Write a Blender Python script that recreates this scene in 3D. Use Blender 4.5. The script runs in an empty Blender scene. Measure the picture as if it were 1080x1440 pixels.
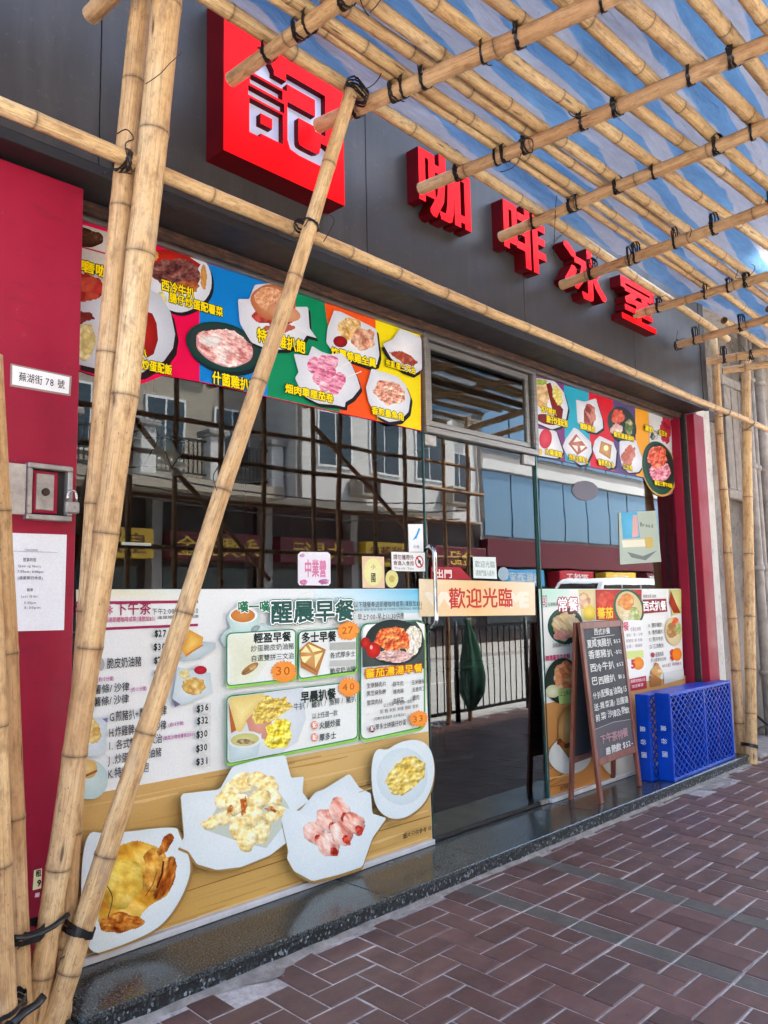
import bpy, bmesh, math, random
from mathutils import Vector, Matrix, noise
from mathutils.geometry import delaunay_2d_cdt

random.seed(7)
scene = bpy.context.scene
COL = scene.collection
R = math.radians

# ------------------------------------------------------------------ camera
F_PX = 1135.3                      # focal length in pixels of the 1080 x 1440 photograph
EYE = Vector((0.0, -2.901, 1.26))  # the shop glass stands on y = 0, the step top on z = 0
def cam_axes(yaw, pitch, roll):
    fwd = Vector((math.sin(yaw)*math.cos(pitch), math.cos(yaw)*math.cos(pitch), math.sin(pitch)))
    r = Vector((math.cos(yaw), -math.sin(yaw), 0)); u = r.cross(fwd)
    c, s = math.cos(roll), math.sin(roll)
    return c*r + s*u, -s*r + c*u, fwd
RIGHT, UP, FWD = cam_axes(R(46.07), R(6.414), R(-1.076))
cam_data = bpy.data.cameras.new('camera')
cam_data.sensor_width = 36.0
cam_data.lens = F_PX/1440*36.0
cam_data.clip_start = 0.05
cam_data.clip_end = 600
cam = bpy.data.objects.new('camera', cam_data)
COL.objects.link(cam)
M = Matrix((RIGHT, UP, -FWD)).transposed().to_4x4()
M.translation = EYE
cam.matrix_world = M
scene.camera = cam

# ------------------------------------------------------------------ light
SUN_EL, SUN_AZ = R(57), R(46)      # azimuth clockwise from +y
world = bpy.data.worlds.new('World'); scene.world = world; world.use_nodes = True
wn = world.node_tree.nodes; wl = world.node_tree.links; wn.clear()
sky = wn.new('ShaderNodeTexSky'); sky.sky_type = 'NISHITA'; sky.sun_disc = False
sky.sun_elevation = SUN_EL; sky.sun_rotation = SUN_AZ
sky.air_density = 1.0; sky.dust_density = 2.5; sky.ozone_density = 1.0
bg = wn.new('ShaderNodeBackground'); bg.inputs['Strength'].default_value = 0.15
wo = wn.new('ShaderNodeOutputWorld')
wl.new(sky.outputs[0], bg.inputs[0]); wl.new(bg.outputs[0], wo.inputs[0])
sun_d = bpy.data.lights.new('sun', 'SUN'); sun_d.energy = 4.2; sun_d.angle = R(3); sun_d.color = (1, .94, .86)
sun = bpy.data.objects.new('sun', sun_d); COL.objects.link(sun)
sdir = Vector((math.sin(SUN_AZ)*math.cos(SUN_EL), math.cos(SUN_AZ)*math.cos(SUN_EL), math.sin(SUN_EL)))
sun.rotation_euler = (-sdir).to_track_quat('-Z', 'Y').to_euler()
sun.location = (20, 8, 30)
scene.view_settings.view_transform = 'Standard'
scene.view_settings.look = 'None'
scene.view_settings.exposure = 2.9
scene.view_settings.gamma = 1.0
scene.cycles.use_denoising = True
scene.cycles.max_bounces = 7
scene.cycles.use_adaptive_sampling = True
scene.cycles.adaptive_threshold = .03
scene.cycles.diffuse_bounces = 3
scene.cycles.glossy_bounces = 4
scene.cycles.transmission_bounces = 6
scene.cycles.transparent_max_bounces = 12
scene.cycles.sample_clamp_indirect = 6

# ------------------------------------------------------------------ photograph geometry helpers
def ray(x, y):
    return RIGHT*((x-540)/F_PX) + UP*(-(y-720)/F_PX) + FWD
def at(x, y, Y=0.0):               # the point of the plane y = Y that shows at pixel (x, y)
    d = ray(x, y); return EYE + d*((Y-EYE.y)/d.y)
def atz(x, y, Z=0.0):              # the point of the level z = Z that shows at pixel (x, y)
    d = ray(x, y); return EYE + d*((Z-EYE.z)/d.z)
def proj(p):
    v = Vector(p)-EYE; z = v.dot(FWD)
    return 540+F_PX*v.dot(RIGHT)/z, 720-F_PX*v.dot(UP)/z
def mirrored(x, y, D):             # what the glass shows at pixel (x, y) at the distance D across the street
    p = at(x, y, D); return Vector((p.x, -D, p.z))

# ------------------------------------------------------------------ objects
def lin(c):
    if isinstance(c, str):
        c = c.lstrip('#'); c = [int(c[i:i+2], 16)/255 for i in (0, 2, 4)]
        return tuple(v/12.92 if v <= .04045 else ((v+.055)/1.055)**2.4 for v in c)
    return tuple(c)
def tag(o, label=None, cat=None, group=None, kind=None):
    if label: o['label'] = label
    if cat: o['category'] = cat
    if group: o['group'] = group
    if kind: o['kind'] = kind
    return o
def link(name, data, parent=None):
    o = bpy.data.objects.new(name, data); COL.objects.link(o)
    if parent: o.parent = parent
    return o
def empty(name, loc, label=None, cat=None, group=None):
    o = link(name, None); o.location = loc; o.empty_display_size = .1
    return tag(o, label, cat, group)
def world_parent(o, parent):
    """keep o where it is (its mesh is written in world coordinates) under parent"""
    o.parent = parent
    o.matrix_parent_inverse = parent_world(parent).inverted()
def parent_world(p):
    m = Matrix.LocRotScale(p.location, p.rotation_euler, p.scale)
    if p.parent: m = parent_world(p.parent) @ p.matrix_parent_inverse @ m
    return m

class MB:
    """collects boxes, tubes and sheets; build() links them as one mesh"""
    def __init__(s): s.v = []; s.f = []; s.sm = []
    def add(s, vs, fs, smooth=False):
        b = len(s.v); s.v += [tuple(v) for v in vs]; s.f += [[b+i for i in f] for f in fs]; s.sm += [smooth]*len(fs); return s
    def box(s, x0, x1, y0, y1, z0, z1, m=None):
        vs = [Vector((x, y, z)) for z in (z0, z1) for y in (y0, y1) for x in (x0, x1)]
        if m: vs = [m @ v for v in vs]
        return s.add(vs, [(0,2,3,1),(4,5,7,6),(0,1,5,4),(2,6,7,3),(0,4,6,2),(1,3,7,5)])
    def bbox(s, x0, x1, y0, y1, z0, z1, b=.005, m=None):
        """box with chamfered edges"""
        b = min(b, abs(x1-x0)*.45, abs(y1-y0)*.45, abs(z1-z0)*.45)
        bm = bmesh.new(); bmesh.ops.create_cube(bm, size=1)
        for v in bm.verts: v.co = Vector(((x0+x1)/2+v.co.x*(x1-x0), (y0+y1)/2+v.co.y*(y1-y0), (z0+z1)/2+v.co.z*(z1-z0)))
        bmesh.ops.bevel(bm, geom=bm.edges[:]+bm.verts[:], offset=b, segments=1, affect='EDGES', profile=.5)
        bm.verts.index_update()
        vs = [(m @ v.co if m else v.co.copy()) for v in bm.verts]; fs = [[v.index for v in f.verts] for f in bm.faces]; bm.free()
        return s.add(vs, fs)
    def beam(s, a, b, w, h, up=(0, 0, 1), bev=0):
        """bar of section w x h from a to b"""
        a, b = Vector(a), Vector(b); d = (b-a); L = d.length; d.normalize()
        u = Vector(up); sx = d.cross(u)
        if sx.length < 1e-4: sx = d.cross(Vector((0, 1, 0)))
        sx.normalize(); sz = sx.cross(d)
        m = Matrix((sx, d, sz)).transposed().to_4x4(); m.translation = a
        return s.bbox(-w/2, w/2, 0, L, -h/2, h/2, bev, m) if bev else s.box(-w/2, w/2, 0, L, -h/2, h/2, m)
    def tube(s, pts, rad, n=8, cap=True, flat=1.0):
        pts = [Vector(p) for p in pts]; k = len(pts)
        rad = rad if isinstance(rad, (list, tuple)) else [rad]*k
        t0 = (pts[1]-pts[0]).normalized()
        u = t0.orthogonal().normalized(); vs = []
        for i, p in enumerate(pts):
            t = (pts[min(i+1, k-1)]-pts[max(i-1, 0)])
            if t.length < 1e-9: t = t0
            t.normalize(); u = (u-t*u.dot(t))
            if u.length < 1e-6: u = t.orthogonal()
            u.normalize(); w = t.cross(u)
            for j in range(n):
                a = 2*math.pi*j/n; vs.append(p+(u*math.cos(a)+w*math.sin(a)*flat)*rad[i])
        fs = [(i*n+j, i*n+(j+1) % n, (i+1)*n+(j+1) % n, (i+1)*n+j) for i in range(k-1) for j in range(n)]
        s.add(vs, fs, True)
        if cap: s.f += [[len(s.v)-len(vs)+j for j in range(n)][::-1], [len(s.v)-n+j for j in range(n)]]; s.sm += [False, False]
        return s
    def lathe(s, c, prof, n=24):
        c = Vector(c)
        vs = [c+Vector((r*math.cos(2*math.pi*j/n), r*math.sin(2*math.pi*j/n), z)) for r, z in prof for j in range(n)]
        return s.add(vs, [(i*n+j, i*n+(j+1) % n, (i+1)*n+(j+1) % n, (i+1)*n+j) for i in range(len(prof)-1) for j in range(n)], True)
    def build(s, name, mat, parent=None, label=None, cat=None, group=None, kind=None, local=False):
        me = bpy.data.meshes.new(name); me.from_pydata(s.v, [], s.f); me.validate()
        if len(me.polygons) == len(s.sm): me.polygons.foreach_set('use_smooth', s.sm)
        if mat: me.materials.append(mat)
        o = link(name, me)
        if parent:
            if local: o.parent = parent
            else: world_parent(o, parent)
        return tag(o, label, cat, group, kind)

# ------------------------------------------------------------------ materials
class NT:
    def __init__(s, name):
        s.m = bpy.data.materials.new(name); s.m.use_nodes = True
        s.n = s.m.node_tree.nodes; s.l = s.m.node_tree.links
        s.b = s.n['Principled BSDF']; s.out = s.n['Material Output']
    def node(s, t, **kw):
        n = s.n.new(t)
        for k, v in kw.items():
            if k in n.inputs: n.inputs[k].default_value = v
            else: setattr(n, k, v)
        return n
    def set(s, **kw):
        for k, v in kw.items():
            i = s.b.inputs[k.replace('_', ' ')]
            i.default_value = (*v, 1) if isinstance(v, tuple) and len(v) == 3 and i.type == 'RGBA' else v
        return s
    def noise(s, scale, detail=4, rough=.55, vec=None, dist=0):
        n = s.node('ShaderNodeTexNoise'); n.inputs['Scale'].default_value = scale; n.inputs['Detail'].default_value = detail
        n.inputs['Roughness'].default_value = rough; n.inputs['Distortion'].default_value = dist
        if vec is not None: s.l.new(vec, n.inputs['Vector'])
        return n.outputs['Fac']
    def ramp(s, fac, stops, interp='LINEAR'):
        r = s.node('ShaderNodeValToRGB'); e = r.color_ramp.elements; r.color_ramp.interpolation = interp
        while len(e) < len(stops): e.new(.5)
        for q, (p, c) in zip(e, stops):
            q.position = p; c = lin(c) if not isinstance(c, (int, float)) else (c, c, c); q.color = (*c, 1)
        s.l.new(fac, r.inputs[0]); return r.outputs['Color']
    def mix(s, fac, a, b, mode='MIX'):
        m = s.node('ShaderNodeMix', data_type='RGBA', blend_type=mode)
        for sock, v in ((m.inputs[0], fac), (m.inputs[6], a), (m.inputs[7], b)):
            if hasattr(v, 'links'): s.l.new(v, sock)
            elif isinstance(v, (int, float)): sock.default_value = v
            else: sock.default_value = (*lin(v), 1)
        return m.outputs[2]
    def math(s, op, a, b=None, clamp=False):
        m = s.node('ShaderNodeMath', operation=op); m.use_clamp = clamp
        for sock, v in zip(m.inputs, (a, b)):
            if v is None: continue
            if hasattr(v, 'links'): s.l.new(v, sock)
            else: sock.default_value = v
        return m.outputs[0]
    def objco(s, scale=None):
        t = s.node('ShaderNodeTexCoord').outputs['Object']
        return s.scaled(t, scale) if scale else t
    def scaled(s, vec, scale):
        m = s.node('ShaderNodeMapping'); m.inputs['Scale'].default_value = scale; s.l.new(vec, m.inputs[0]); return m.outputs[0]
    def geo(s): return s.node('ShaderNodeNewGeometry').outputs['Position']
    def attr(s, name): 
        n = s.node('ShaderNodeAttribute'); n.attribute_name = name; return n
    def rnd(s): return s.node('ShaderNodeObjectInfo').outputs['Random']
    def color(s, c): s.l.new(c, s.b.inputs['Base Color']); return s
    def rough(s, c): s.l.new(c, s.b.inputs['Roughness']); return s
    def bump(s, h, strength=.3, dist=.01):
        b = s.node('ShaderNodeBump'); b.inputs['Strength'].default_value = strength; b.inputs['Distance'].default_value = dist
        s.l.new(h, b.inputs['Height']); s.l.new(b.outputs[0], s.b.inputs['Normal']); return s

def plain(name, c, rough=.5, var=.12, scale=6, metallic=0, bump=0, spec=.5):
    t = NT(name); c = lin(c); g = t.geo()
    f = t.noise(scale, 5, .6, g)
    t.color(t.ramp(f, [(.25, tuple(v*(1-var) for v in c)), (.75, tuple(min(1, v*(1+var)) for v in c))]))
    t.set(Roughness=rough, Metallic=metallic, Specular_IOR_Level=spec)
    if var > .02: t.rough(t.ramp(t.noise(scale*2.3, 4, .6, g), [(.3, max(0, rough-.06)), (.7, min(1, rough+.08))]))
    if bump: t.bump(t.noise(scale*6, 4, .6, g), bump, .004)
    return t.m

MT = {}
# printed vinyl: the colours are the print's own
t = NT('printed_vinyl'); a = t.attr('Col').outputs['Color']
n = t.noise(140, 3, .6, t.geo())
t.color(t.mix(1, a, t.ramp(n, [(.3, .9), (.7, 1.0)]), 'MULTIPLY')).set(Roughness=.42, Specular_IOR_Level=.12); MT['print'] = t.m
# bamboo: coordinates run round and along the pole
t = NT('bamboo'); bc = t.attr('bco').outputs['Vector']; tone = t.attr('tone').outputs['Fac']; nd = t.attr('node').outputs['Fac']
big = t.noise(1.0, 4, .6, t.scaled(bc, (9, 9, 2.2)))
streak = t.noise(1.0, 5, .65, t.scaled(bc, (120, 120, 3)))
patch = t.noise(1.0, 3, .6, t.scaled(bc, (30, 30, 14)))
c1 = t.ramp(big, [(.25, '#c9a069'), (.5, '#dfbc86'), (.75, '#ecd2a4')])
c2 = t.ramp(big, [(.25, '#a07654'), (.5, '#bb9069'), (.75, '#cda67f')])
c = t.mix(tone, c1, c2)
c = t.mix(t.ramp(streak, [(.40, .0), (.66, .55)]), c, t.mix(.6, c, '#8a6546'))
c = t.mix(t.ramp(patch, [(.5, 0), (.68, .6)]), c, '#86603f')
mott = t.noise(1.0, 6, .7, t.scaled(bc, (70, 70, 45)))
c = t.mix(t.ramp(mott, [(.5, 0), (.68, .5)]), c, t.mix(.7, c, '#7a573d'))
c = t.mix(t.ramp(t.noise(1, 3, .6, t.scaled(bc, (12, 12, 5))), [(.60, 0), (.72, .35)]), c, '#b9ab95')
sp = t.node('ShaderNodeTexVoronoi'); sp.inputs['Scale'].default_value = 1; t.l.new(t.scaled(bc, (70, 70, 38)), sp.inputs['Vector'])
spot = t.math('MULTIPLY', t.ramp(sp.outputs['Distance'], [(.05, 1), (.17, 0)]), t.ramp(t.noise(1, 2, .5, t.scaled(bc, (8, 8, 4))), [(.5, 0), (.58, .9)]))
c = t.mix(spot, c, '#3b281c')
kn = t.node('ShaderNodeTexVoronoi'); kn.inputs['Scale'].default_value = 1; t.l.new(t.scaled(bc, (16, 16, 3.2)), kn.inputs['Vector'])
c = t.mix(t.ramp(kn.outputs['Distance'], [(.06, .85), (.1, .3), (.16, 0)]), c, '#4a3322')
crack = t.noise(1.0, 3, .5, t.scaled(bc, (60, 60, .9)))
c = t.mix(t.ramp(crack, [(.485, 0), (.5, .55), (.515, 0)]), c, '#6a4a34')
c = t.mix(t.math('MULTIPLY', nd, t.ramp(patch, [(.3, .7), (.6, 1)])), c, '#57402e')
t.color(c).set(Roughness=.5, Specular_IOR_Level=.3)
t.rough(t.ramp(streak, [(.3, .45), (.7, .68)])); t.bump(t.mix(.5, streak, mott), .35, .005); MT['bamboo'] = t.m
MT['bamboo_end'] = plain('bamboo_end', '#7a5a3c', .9, .3, 40)
MT['strap'] = plain('strap_plastic', '#141416', .35, .2, 30)
# striped tarpaulin, lets light through
t = NT('striped_tarpaulin'); g = t.geo()
w = t.noise(.9, 2, .5, t.scaled(g, (.8, 2.2, .2)))
sx = t.node('ShaderNodeSeparateXYZ'); t.l.new(g, sx.inputs[0])
ph = t.math('ADD', t.math('MULTIPLY', sx.outputs['Y'], 5.4), t.math('MULTIPLY', w, 1.9))
ph = t.math('ADD', ph, t.math('MULTIPLY', sx.outputs['X'], -.65))
ph = t.math('ADD', ph, t.math('MULTIPLY', t.noise(1, 3, .5, t.scaled(g, (3, 6, 2))), .3))
fr = t.math('FRACT', ph)
st = t.ramp(fr, [(.0, 0), (.035, 1), (.47, 1), (.51, 0)])
dirt = t.math('MULTIPLY', t.math('ADD', t.noise(1, 6, .7, t.scaled(g, (3, 16, 3))), t.noise(1.1, 4, .6, t.scaled(g, (1, 1.6, 1)))), .5)
white = t.ramp(dirt, [(.3, '#8c8d97'), (.5, '#a5a6ae'), (.7, '#bcbdc4')]); blue = t.ramp(dirt, [(.3, '#4a7093'), (.5, '#608bb0'), (.7, '#7ba4c4')])
c = t.mix(st, white, blue)
df = t.node('ShaderNodeBsdfDiffuse'); tr = t.node('ShaderNodeBsdfTranslucent'); gl = t.node('ShaderNodeBsdfGlossy'); gl.inputs['Roughness'].default_value = .28
t.l.new(c, df.inputs[0]); t.l.new(c, tr.inputs[0])
m1 = t.node('ShaderNodeMixShader'); m1.inputs[0].default_value = .42; t.l.new(df.outputs[0], m1.inputs[1]); t.l.new(tr.outputs[0], m1.inputs[2])
m2 = t.node('ShaderNodeMixShader'); m2.inputs[0].default_value = .07; t.l.new(m1.outputs[0], m2.inputs[1]); t.l.new(gl.outputs[0], m2.inputs[2])
bp = t.node('ShaderNodeBump'); bp.inputs['Strength'].default_value = .9; bp.inputs['Distance'].default_value = .03
t.l.new(t.noise(1, 6, .7, t.scaled(g, (9, 34, 10)), 1.2), bp.inputs['Height'])
for q in (df, tr, gl): t.l.new(bp.outputs[0], q.inputs['Normal'])
t.l.new(m2.outputs[0], t.out.inputs['Surface']); MT['tarp'] = t.m
# window glass with a sun film: partly mirror, partly clear
def glass(name, tint, lo, k):
    t = NT(name); fr = t.node('ShaderNodeFresnel'); fr.inputs['IOR'].default_value = 1.5
    fac = t.math('ADD', t.math('MULTIPLY', fr.outputs[0], k), lo, True)
    tr = t.node('ShaderNodeBsdfTransparent'); tr.inputs[0].default_value = (*tint, 1)
    gl = t.node('ShaderNodeBsdfGlossy'); gl.inputs['Roughness'].default_value = .004; gl.inputs[0].default_value = (.92, .97, 1, 1)
    bp = t.node('ShaderNodeBump'); bp.inputs['Strength'].default_value = .012; bp.inputs['Distance'].default_value = .05
    t.l.new(t.noise(1.6, 2, .5, t.geo()), bp.inputs['Height']); t.l.new(bp.outputs[0], gl.inputs['Normal'])
    mx = t.node('ShaderNodeMixShader'); t.l.new(fac, mx.inputs[0]); t.l.new(tr.outputs[0], mx.inputs[1]); t.l.new(gl.outputs[0], mx.inputs[2])
    t.l.new(mx.outputs[0], t.out.inputs['Surface']); return t.m
MT['glass'] = glass('window_glass', (.5, .55, .55), .02, 1.35)
MT['far_glass'] = plain('far_window_glass', '#39474f', .12, .2, .7)
t = NT('glass_edge'); t.set(Base_Color=(.03, .09, .075), Roughness=.15); MT['glass_edge'] = t.m
# granite
t = NT('polished_granite'); g = t.geo()
v = t.node('ShaderNodeTexVoronoi'); v.inputs['Scale'].default_value = 120; t.l.new(g, v.inputs['Vector'])
sp = t.ramp(t.noise(150, 3, .6, g), [(.52, 0), (.66, 1)])
c = t.mix(sp, t.ramp(v.outputs['Color'], [(.2, '#15181a'), (.8, '#3a4144')]), '#6c7370')
c = t.mix(t.ramp(t.noise(5, 5, .6, g), [(.35, 0), (.75, .3)]), c, '#4b4b45')
t.color(c).set(Specular_IOR_Level=.5); t.rough(t.ramp(t.noise(7, 5, .6, g), [(.3, .1), (.75, .3)])); MT['granite'] = t.m
t = NT('flamed_granite'); g = t.geo()
v = t.node('ShaderNodeTexVoronoi'); v.inputs['Scale'].default_value = 115; v.inputs['Randomness'].default_value = 1; t.l.new(t.scaled(g, (1, 1, .8)), v.inputs['Vector'])
c = t.ramp(v.outputs['Color'], [(.25, '#090b0e'), (.55, '#181d21'), (.74, '#3a4247'), (.9, '#9aa5ac')])
t.color(c).set(Roughness=.5); t.bump(v.outputs['Color'], .5, .006); MT['flamed'] = t.m
# paving
t = NT('clay_paver'); g = t.geo(); r_ = t.rnd()
c = t.ramp(r_, [(0, '#573b38'), (.35, '#61433f'), (.7, '#6b4a46'), (1, '#765550')])
c = t.mix(t.ramp(t.noise(9, 6, .65, g), [(.35, 0), (.7, .55)]), c, '#503834')
c = t.mix(t.ramp(t.noise(60, 4, .7, g), [(.5, 0), (.8, .35)]), c, '#745a55')
c = t.mix(t.ramp(t.noise(1.3, 5, .6, g), [(.45, 0), (.75, .3)]), c, '#68615f')
vs_ = t.node('ShaderNodeTexVoronoi'); vs_.inputs['Scale'].default_value = 14; t.l.new(g, vs_.inputs['Vector'])
c = t.mix(t.ramp(vs_.outputs['Distance'], [(.05, .8), (.075, 0)]), c, t.ramp(vs_.outputs['Color'], [(.45, '#3a2c2c'), (.55, '#a39b98')]))
c = t.mix(t.ramp(t.noise(3.2, 6, .65, t.scaled(g, (1, 2.5, 1))), [(.46, 0), (.66, .4)]), c, '#3a2b29')
t.color(c); t.rough(t.ramp(t.noise(6, 5, .6, g), [(.3, .38), (.7, .62)])); t.bump(t.noise(160, 4, .7, g), .35, .002); MT['paver'] = t.m
t = NT('grey_paver'); g = t.geo()
c = t.ramp(t.noise(12, 6, .65, g), [(.3, '#4a4643'), (.7, '#5f5a55')])
c = t.mix(t.ramp(t.noise(80, 4, .7, g), [(.5, 0), (.8, .4)]), c, '#7f7b74')
t.color(c).set(Roughness=.6); t.bump(t.noise(160, 4, .7, g), .4, .002); MT['grey_paver'] = t.m
t = NT('joint_sand'); g = t.geo()
c = t.ramp(t.noise(30, 6, .7, g), [(.3, '#8a8280'), (.5, '#b3acaa'), (.75, '#d2cdca')])
c = t.mix(t.ramp(t.noise(2.1, 4, .6, g), [(.45, 0), (.65, .55)]), c, '#74696a')
t.color(c).set(Roughness=.9); t.bump(t.noise(120, 4, .7, g), .6, .003); MT['joint'] = t.m
t = NT('cement'); g = t.geo()
c = t.ramp(t.noise(14, 7, .7, g), [(.25, '#655f5b'), (.5, '#8c8580'), (.75, '#aca6a0')])
t.color(c).set(Roughness=.9); t.bump(t.noise(70, 6, .7, g), .8, .008); MT['cement'] = t.m
MT['asphalt'] = plain('asphalt', '#a9a69f', .85, .15, 3, bump=.4)
MT['road_paint'] = plain('road_paint', '#e6e4dd', .6, .08, 9)
MT['pale_paving'] = plain('pale_paving', '#a9a39c', .8, .12, 2, bump=.3)
# shop front
t = NT('red_laminate'); g = t.geo()
c = t.ramp(t.noise(2.2, 6, .65, t.scaled(g, (1, 1, .5))), [(.3, '#891730'), (.55, '#9b1c36'), (.8, '#a5243e')])
c = t.mix(t.ramp(t.noise(6, 6, .7, t.scaled(g, (1, 1, 4))), [(.56, 0), (.72, .5)]), c, '#6d1e2e')
c = t.mix(t.ramp(t.noise(30, 5, .75, t.scaled(g, (1, 1, .4))), [(.66, 0), (.74, .4)]), c, '#b86a76')
sz = t.node('ShaderNodeSeparateXYZ'); t.l.new(g, sz.inputs[0])
grime = t.math('MULTIPLY', t.ramp(sz.outputs['Z'], [(.0, 1), (.55, 0)]), t.ramp(t.noise(8, 6, .7, g), [(.35, 0), (.65, .7)]))
c = t.mix(grime, c, '#4d2a2c')
t.color(c).set(Specular_IOR_Level=.2); t.rough(t.ramp(t.noise(5, 5, .6, g), [(.3, .32), (.7, .55)])); MT['red'] = t.m
t = NT('charcoal_panel'); g = t.geo()
c = t.ramp(t.noise(1.4, 5, .6, g), [(.3, '#383534'), (.7, '#413e3d')])
c = t.mix(t.ramp(t.noise(2.2, 6, .65, t.scaled(g, (5, 1, .5))), [(.5, 0), (.72, .28)]), c, '#55514e')
c = t.mix(t.ramp(t.noise(45, 4, .7, g), [(.6, 0), (.75, .35)]), c, '#6a6561')
t.color(c).set(Specular_IOR_Level=.25); t.rough(t.ramp(t.noise(3, 5, .6, g), [(.3, .36), (.7, .55)])); MT['charcoal'] = t.m
MT['black_trim'] = plain('black_trim', '#201d1e', .55, .2, 6)
t = NT('rusty_steel'); g = t.geo()
c = t.ramp(t.noise(26, 8, .75, t.scaled(g, (.5, 1, 2))), [(.3, '#1d1513'), (.48, '#3a241a'), (.6, '#5c3a25'), (.68, '#8a6a4e'), (.8, '#241a17')])
t.color(c).set(Roughness=.75); t.bump(t.noise(60, 6, .7, g), .6, .006); MT['rust'] = t.m
t = NT('brushed_aluminium'); g = t.geo()
c = t.ramp(t.noise(3, 6, .7, t.scaled(g, (1, 1, 30))), [(.3, '#7c7975'), (.7, '#a19d98')])
c = t.mix(t.ramp(t.noise(11, 5, .7, g), [(.55, 0), (.8, .5)]), c, '#6c645d')
t.color(c).set(Metallic=.75, Roughness=.42); MT['alu'] = t.m
t = NT('worn_steel'); g = t.geo()
c = t.ramp(t.noise(13, 7, .7, g), [(.3, '#8b8782'), (.6, '#b4b0ab'), (.8, '#cfccc8')])
c = t.mix(t.ramp(t.noise(34, 5, .7, g), [(.62, 0), (.74, .8)]), c, '#5d4a3c')
t.color(c).set(Metallic=.6, Roughness=.45); MT['steel'] = t.m
MT['sill'] = plain('white_sill', '#c6c6c8', .5, .12, 14)
MT['chrome'] = plain('polished_steel', '#c9c9c9', .14, .05, 5, metallic=1)
t = NT('sign_red_acrylic'); t.set(Base_Color=(.75, .0015, .004), Roughness=.5, Specular_IOR_Level=.08, Emission_Color=(1, .0, .001, 1), Emission_Strength=.1); MT['sign_red'] = t.m
t = NT('sign_red_return'); g = t.geo(); t.color(t.ramp(t.noise(5, 4, .6, g), [(.3, '#4c050b'), (.7, '#5c0810')])).set(Roughness=.5, Specular_IOR_Level=.1); MT['sign_side'] = t.m
t = NT('sign_light_box'); t.set(Base_Color=(.55, .57, .66), Roughness=.5, Emission_Color=(.35, .42, 1, 1), Emission_Strength=.02); MT['sign_white'] = t.m
# others
t = NT('stained_wood'); g = t.objco()
c = t.ramp(t.noise(1, 6, .65, t.scaled(g, (60, 60, 6))), [(.3, '#5b2f22'), (.55, '#7c4433'), (.8, '#935a43')])
t.color(c).set(Roughness=.45); MT['wood'] = t.m
t = NT('chalkboard'); g = t.geo()
c = t.ramp(t.noise(8, 6, .7, g), [(.3, '#333539'), (.7, '#44474b')]); t.color(c).set(Roughness=.7); MT['chalkboard'] = t.m
t = NT('blue_crate_plastic'); g = t.geo()
c = t.ramp(t.noise(5, 5, .65, g), [(.3, '#03349a'), (.7, '#0747be')]); t.color(c).set(Specular_IOR_Level=.2); t.rough(t.ramp(t.noise(12, 4, .6, g), [(.3, .28), (.7, .45)])); MT['blue'] = t.m
t = NT('old_plaster'); g = t.geo()
c = t.ramp(t.noise(1.6, 8, .7, t.scaled(g, (1, 1, .45))), [(.25, '#544d47'), (.5, '#827a73'), (.75, '#a49d96')])
c = t.mix(t.ramp(t.noise(9, 7, .72, g), [(.5, 0), (.68, .75)]), c, '#473f39')
c = t.mix(t.ramp(t.noise(17, 6, .7, g), [(.6, 0), (.7, .5)]), c, '#cfcbc6')
t.color(c).set(Roughness=.85); t.bump(t.noise(30, 7, .7, g), .5, .01); MT['plaster'] = t.m
t = NT('flaked_white_paint'); g = t.geo()
c = t.ramp(t.noise(7, 8, .75, g), [(.3, '#8d8780'), (.45, '#c9c4bd'), (.75, '#dad6d0')])
t.color(c).set(Roughness=.7); t.bump(t.noise(25, 7, .7, g), .4, .006); MT['flaked'] = t.m
MT['pipe'] = plain('painted_pipe', '#948c85', .6, .4, 9, bump=.3)
MT['grey_timber'] = plain('weathered_timber', '#857d75', .8, .3, 14, bump=.4)
MT['black_metal'] = plain('black_painted_metal', '#26282a', .45, .2, 8)
MT['white_wall'] = plain('white_render', '#cfcdc8', .85, .06, .8)
MT['cream_wall'] = plain('cream_render', '#a59b8b', .85, .1, .8)
MT['grey_wall'] = plain('grey_render', '#93908c', .85, .1, .8)
MT['maroon'] = plain('maroon_sign', '#5f1622', .5, .1, 2)
MT['red_sign'] = plain('red_sign', '#b4182a', .5, .1, 2)
MT['yellow_sign'] = plain('yellow_sign', '#e2b93a', .5, .08, 2)
MT['blue_sign'] = plain('blue_sign', '#3d9ed0', .5, .1, 2)
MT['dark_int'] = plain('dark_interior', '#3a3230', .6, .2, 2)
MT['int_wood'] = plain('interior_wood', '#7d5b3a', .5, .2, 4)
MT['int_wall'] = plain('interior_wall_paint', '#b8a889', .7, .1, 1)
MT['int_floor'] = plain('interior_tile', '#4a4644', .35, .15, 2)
MT['white_plastic'] = plain('white_plastic', '#e8e6e2', .4, .04, 8)
MT['car_white'] = plain('white_car_paint', '#e9ebec', .2, .03, 3)
MT['car_dark'] = plain('car_window', '#14181b', .1, .1, 3)
MT['rubber'] = plain('rubber', '#19191a', .7, .2, 20)
MT['green_net'] = plain('green_bag_plastic', '#3a6a5a', .5, .2, 10)
t = NT('lit_tube'); t.set(Base_Color=(.9, .9, .9), Emission_Color=(1, .96, .88, 1), Emission_Strength=.1); MT['lit'] = t.m
# ================================================================== the setting
def ground_z(y): return -.078+.035*(y+.36)

MB().add([(-120,-120,-.42),(160,-120,-.42),(160,120,-.42),(-120,120,-.42)], [(0,1,2,3)]).build('ground', MT['asphalt'], kind='structure')
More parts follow.
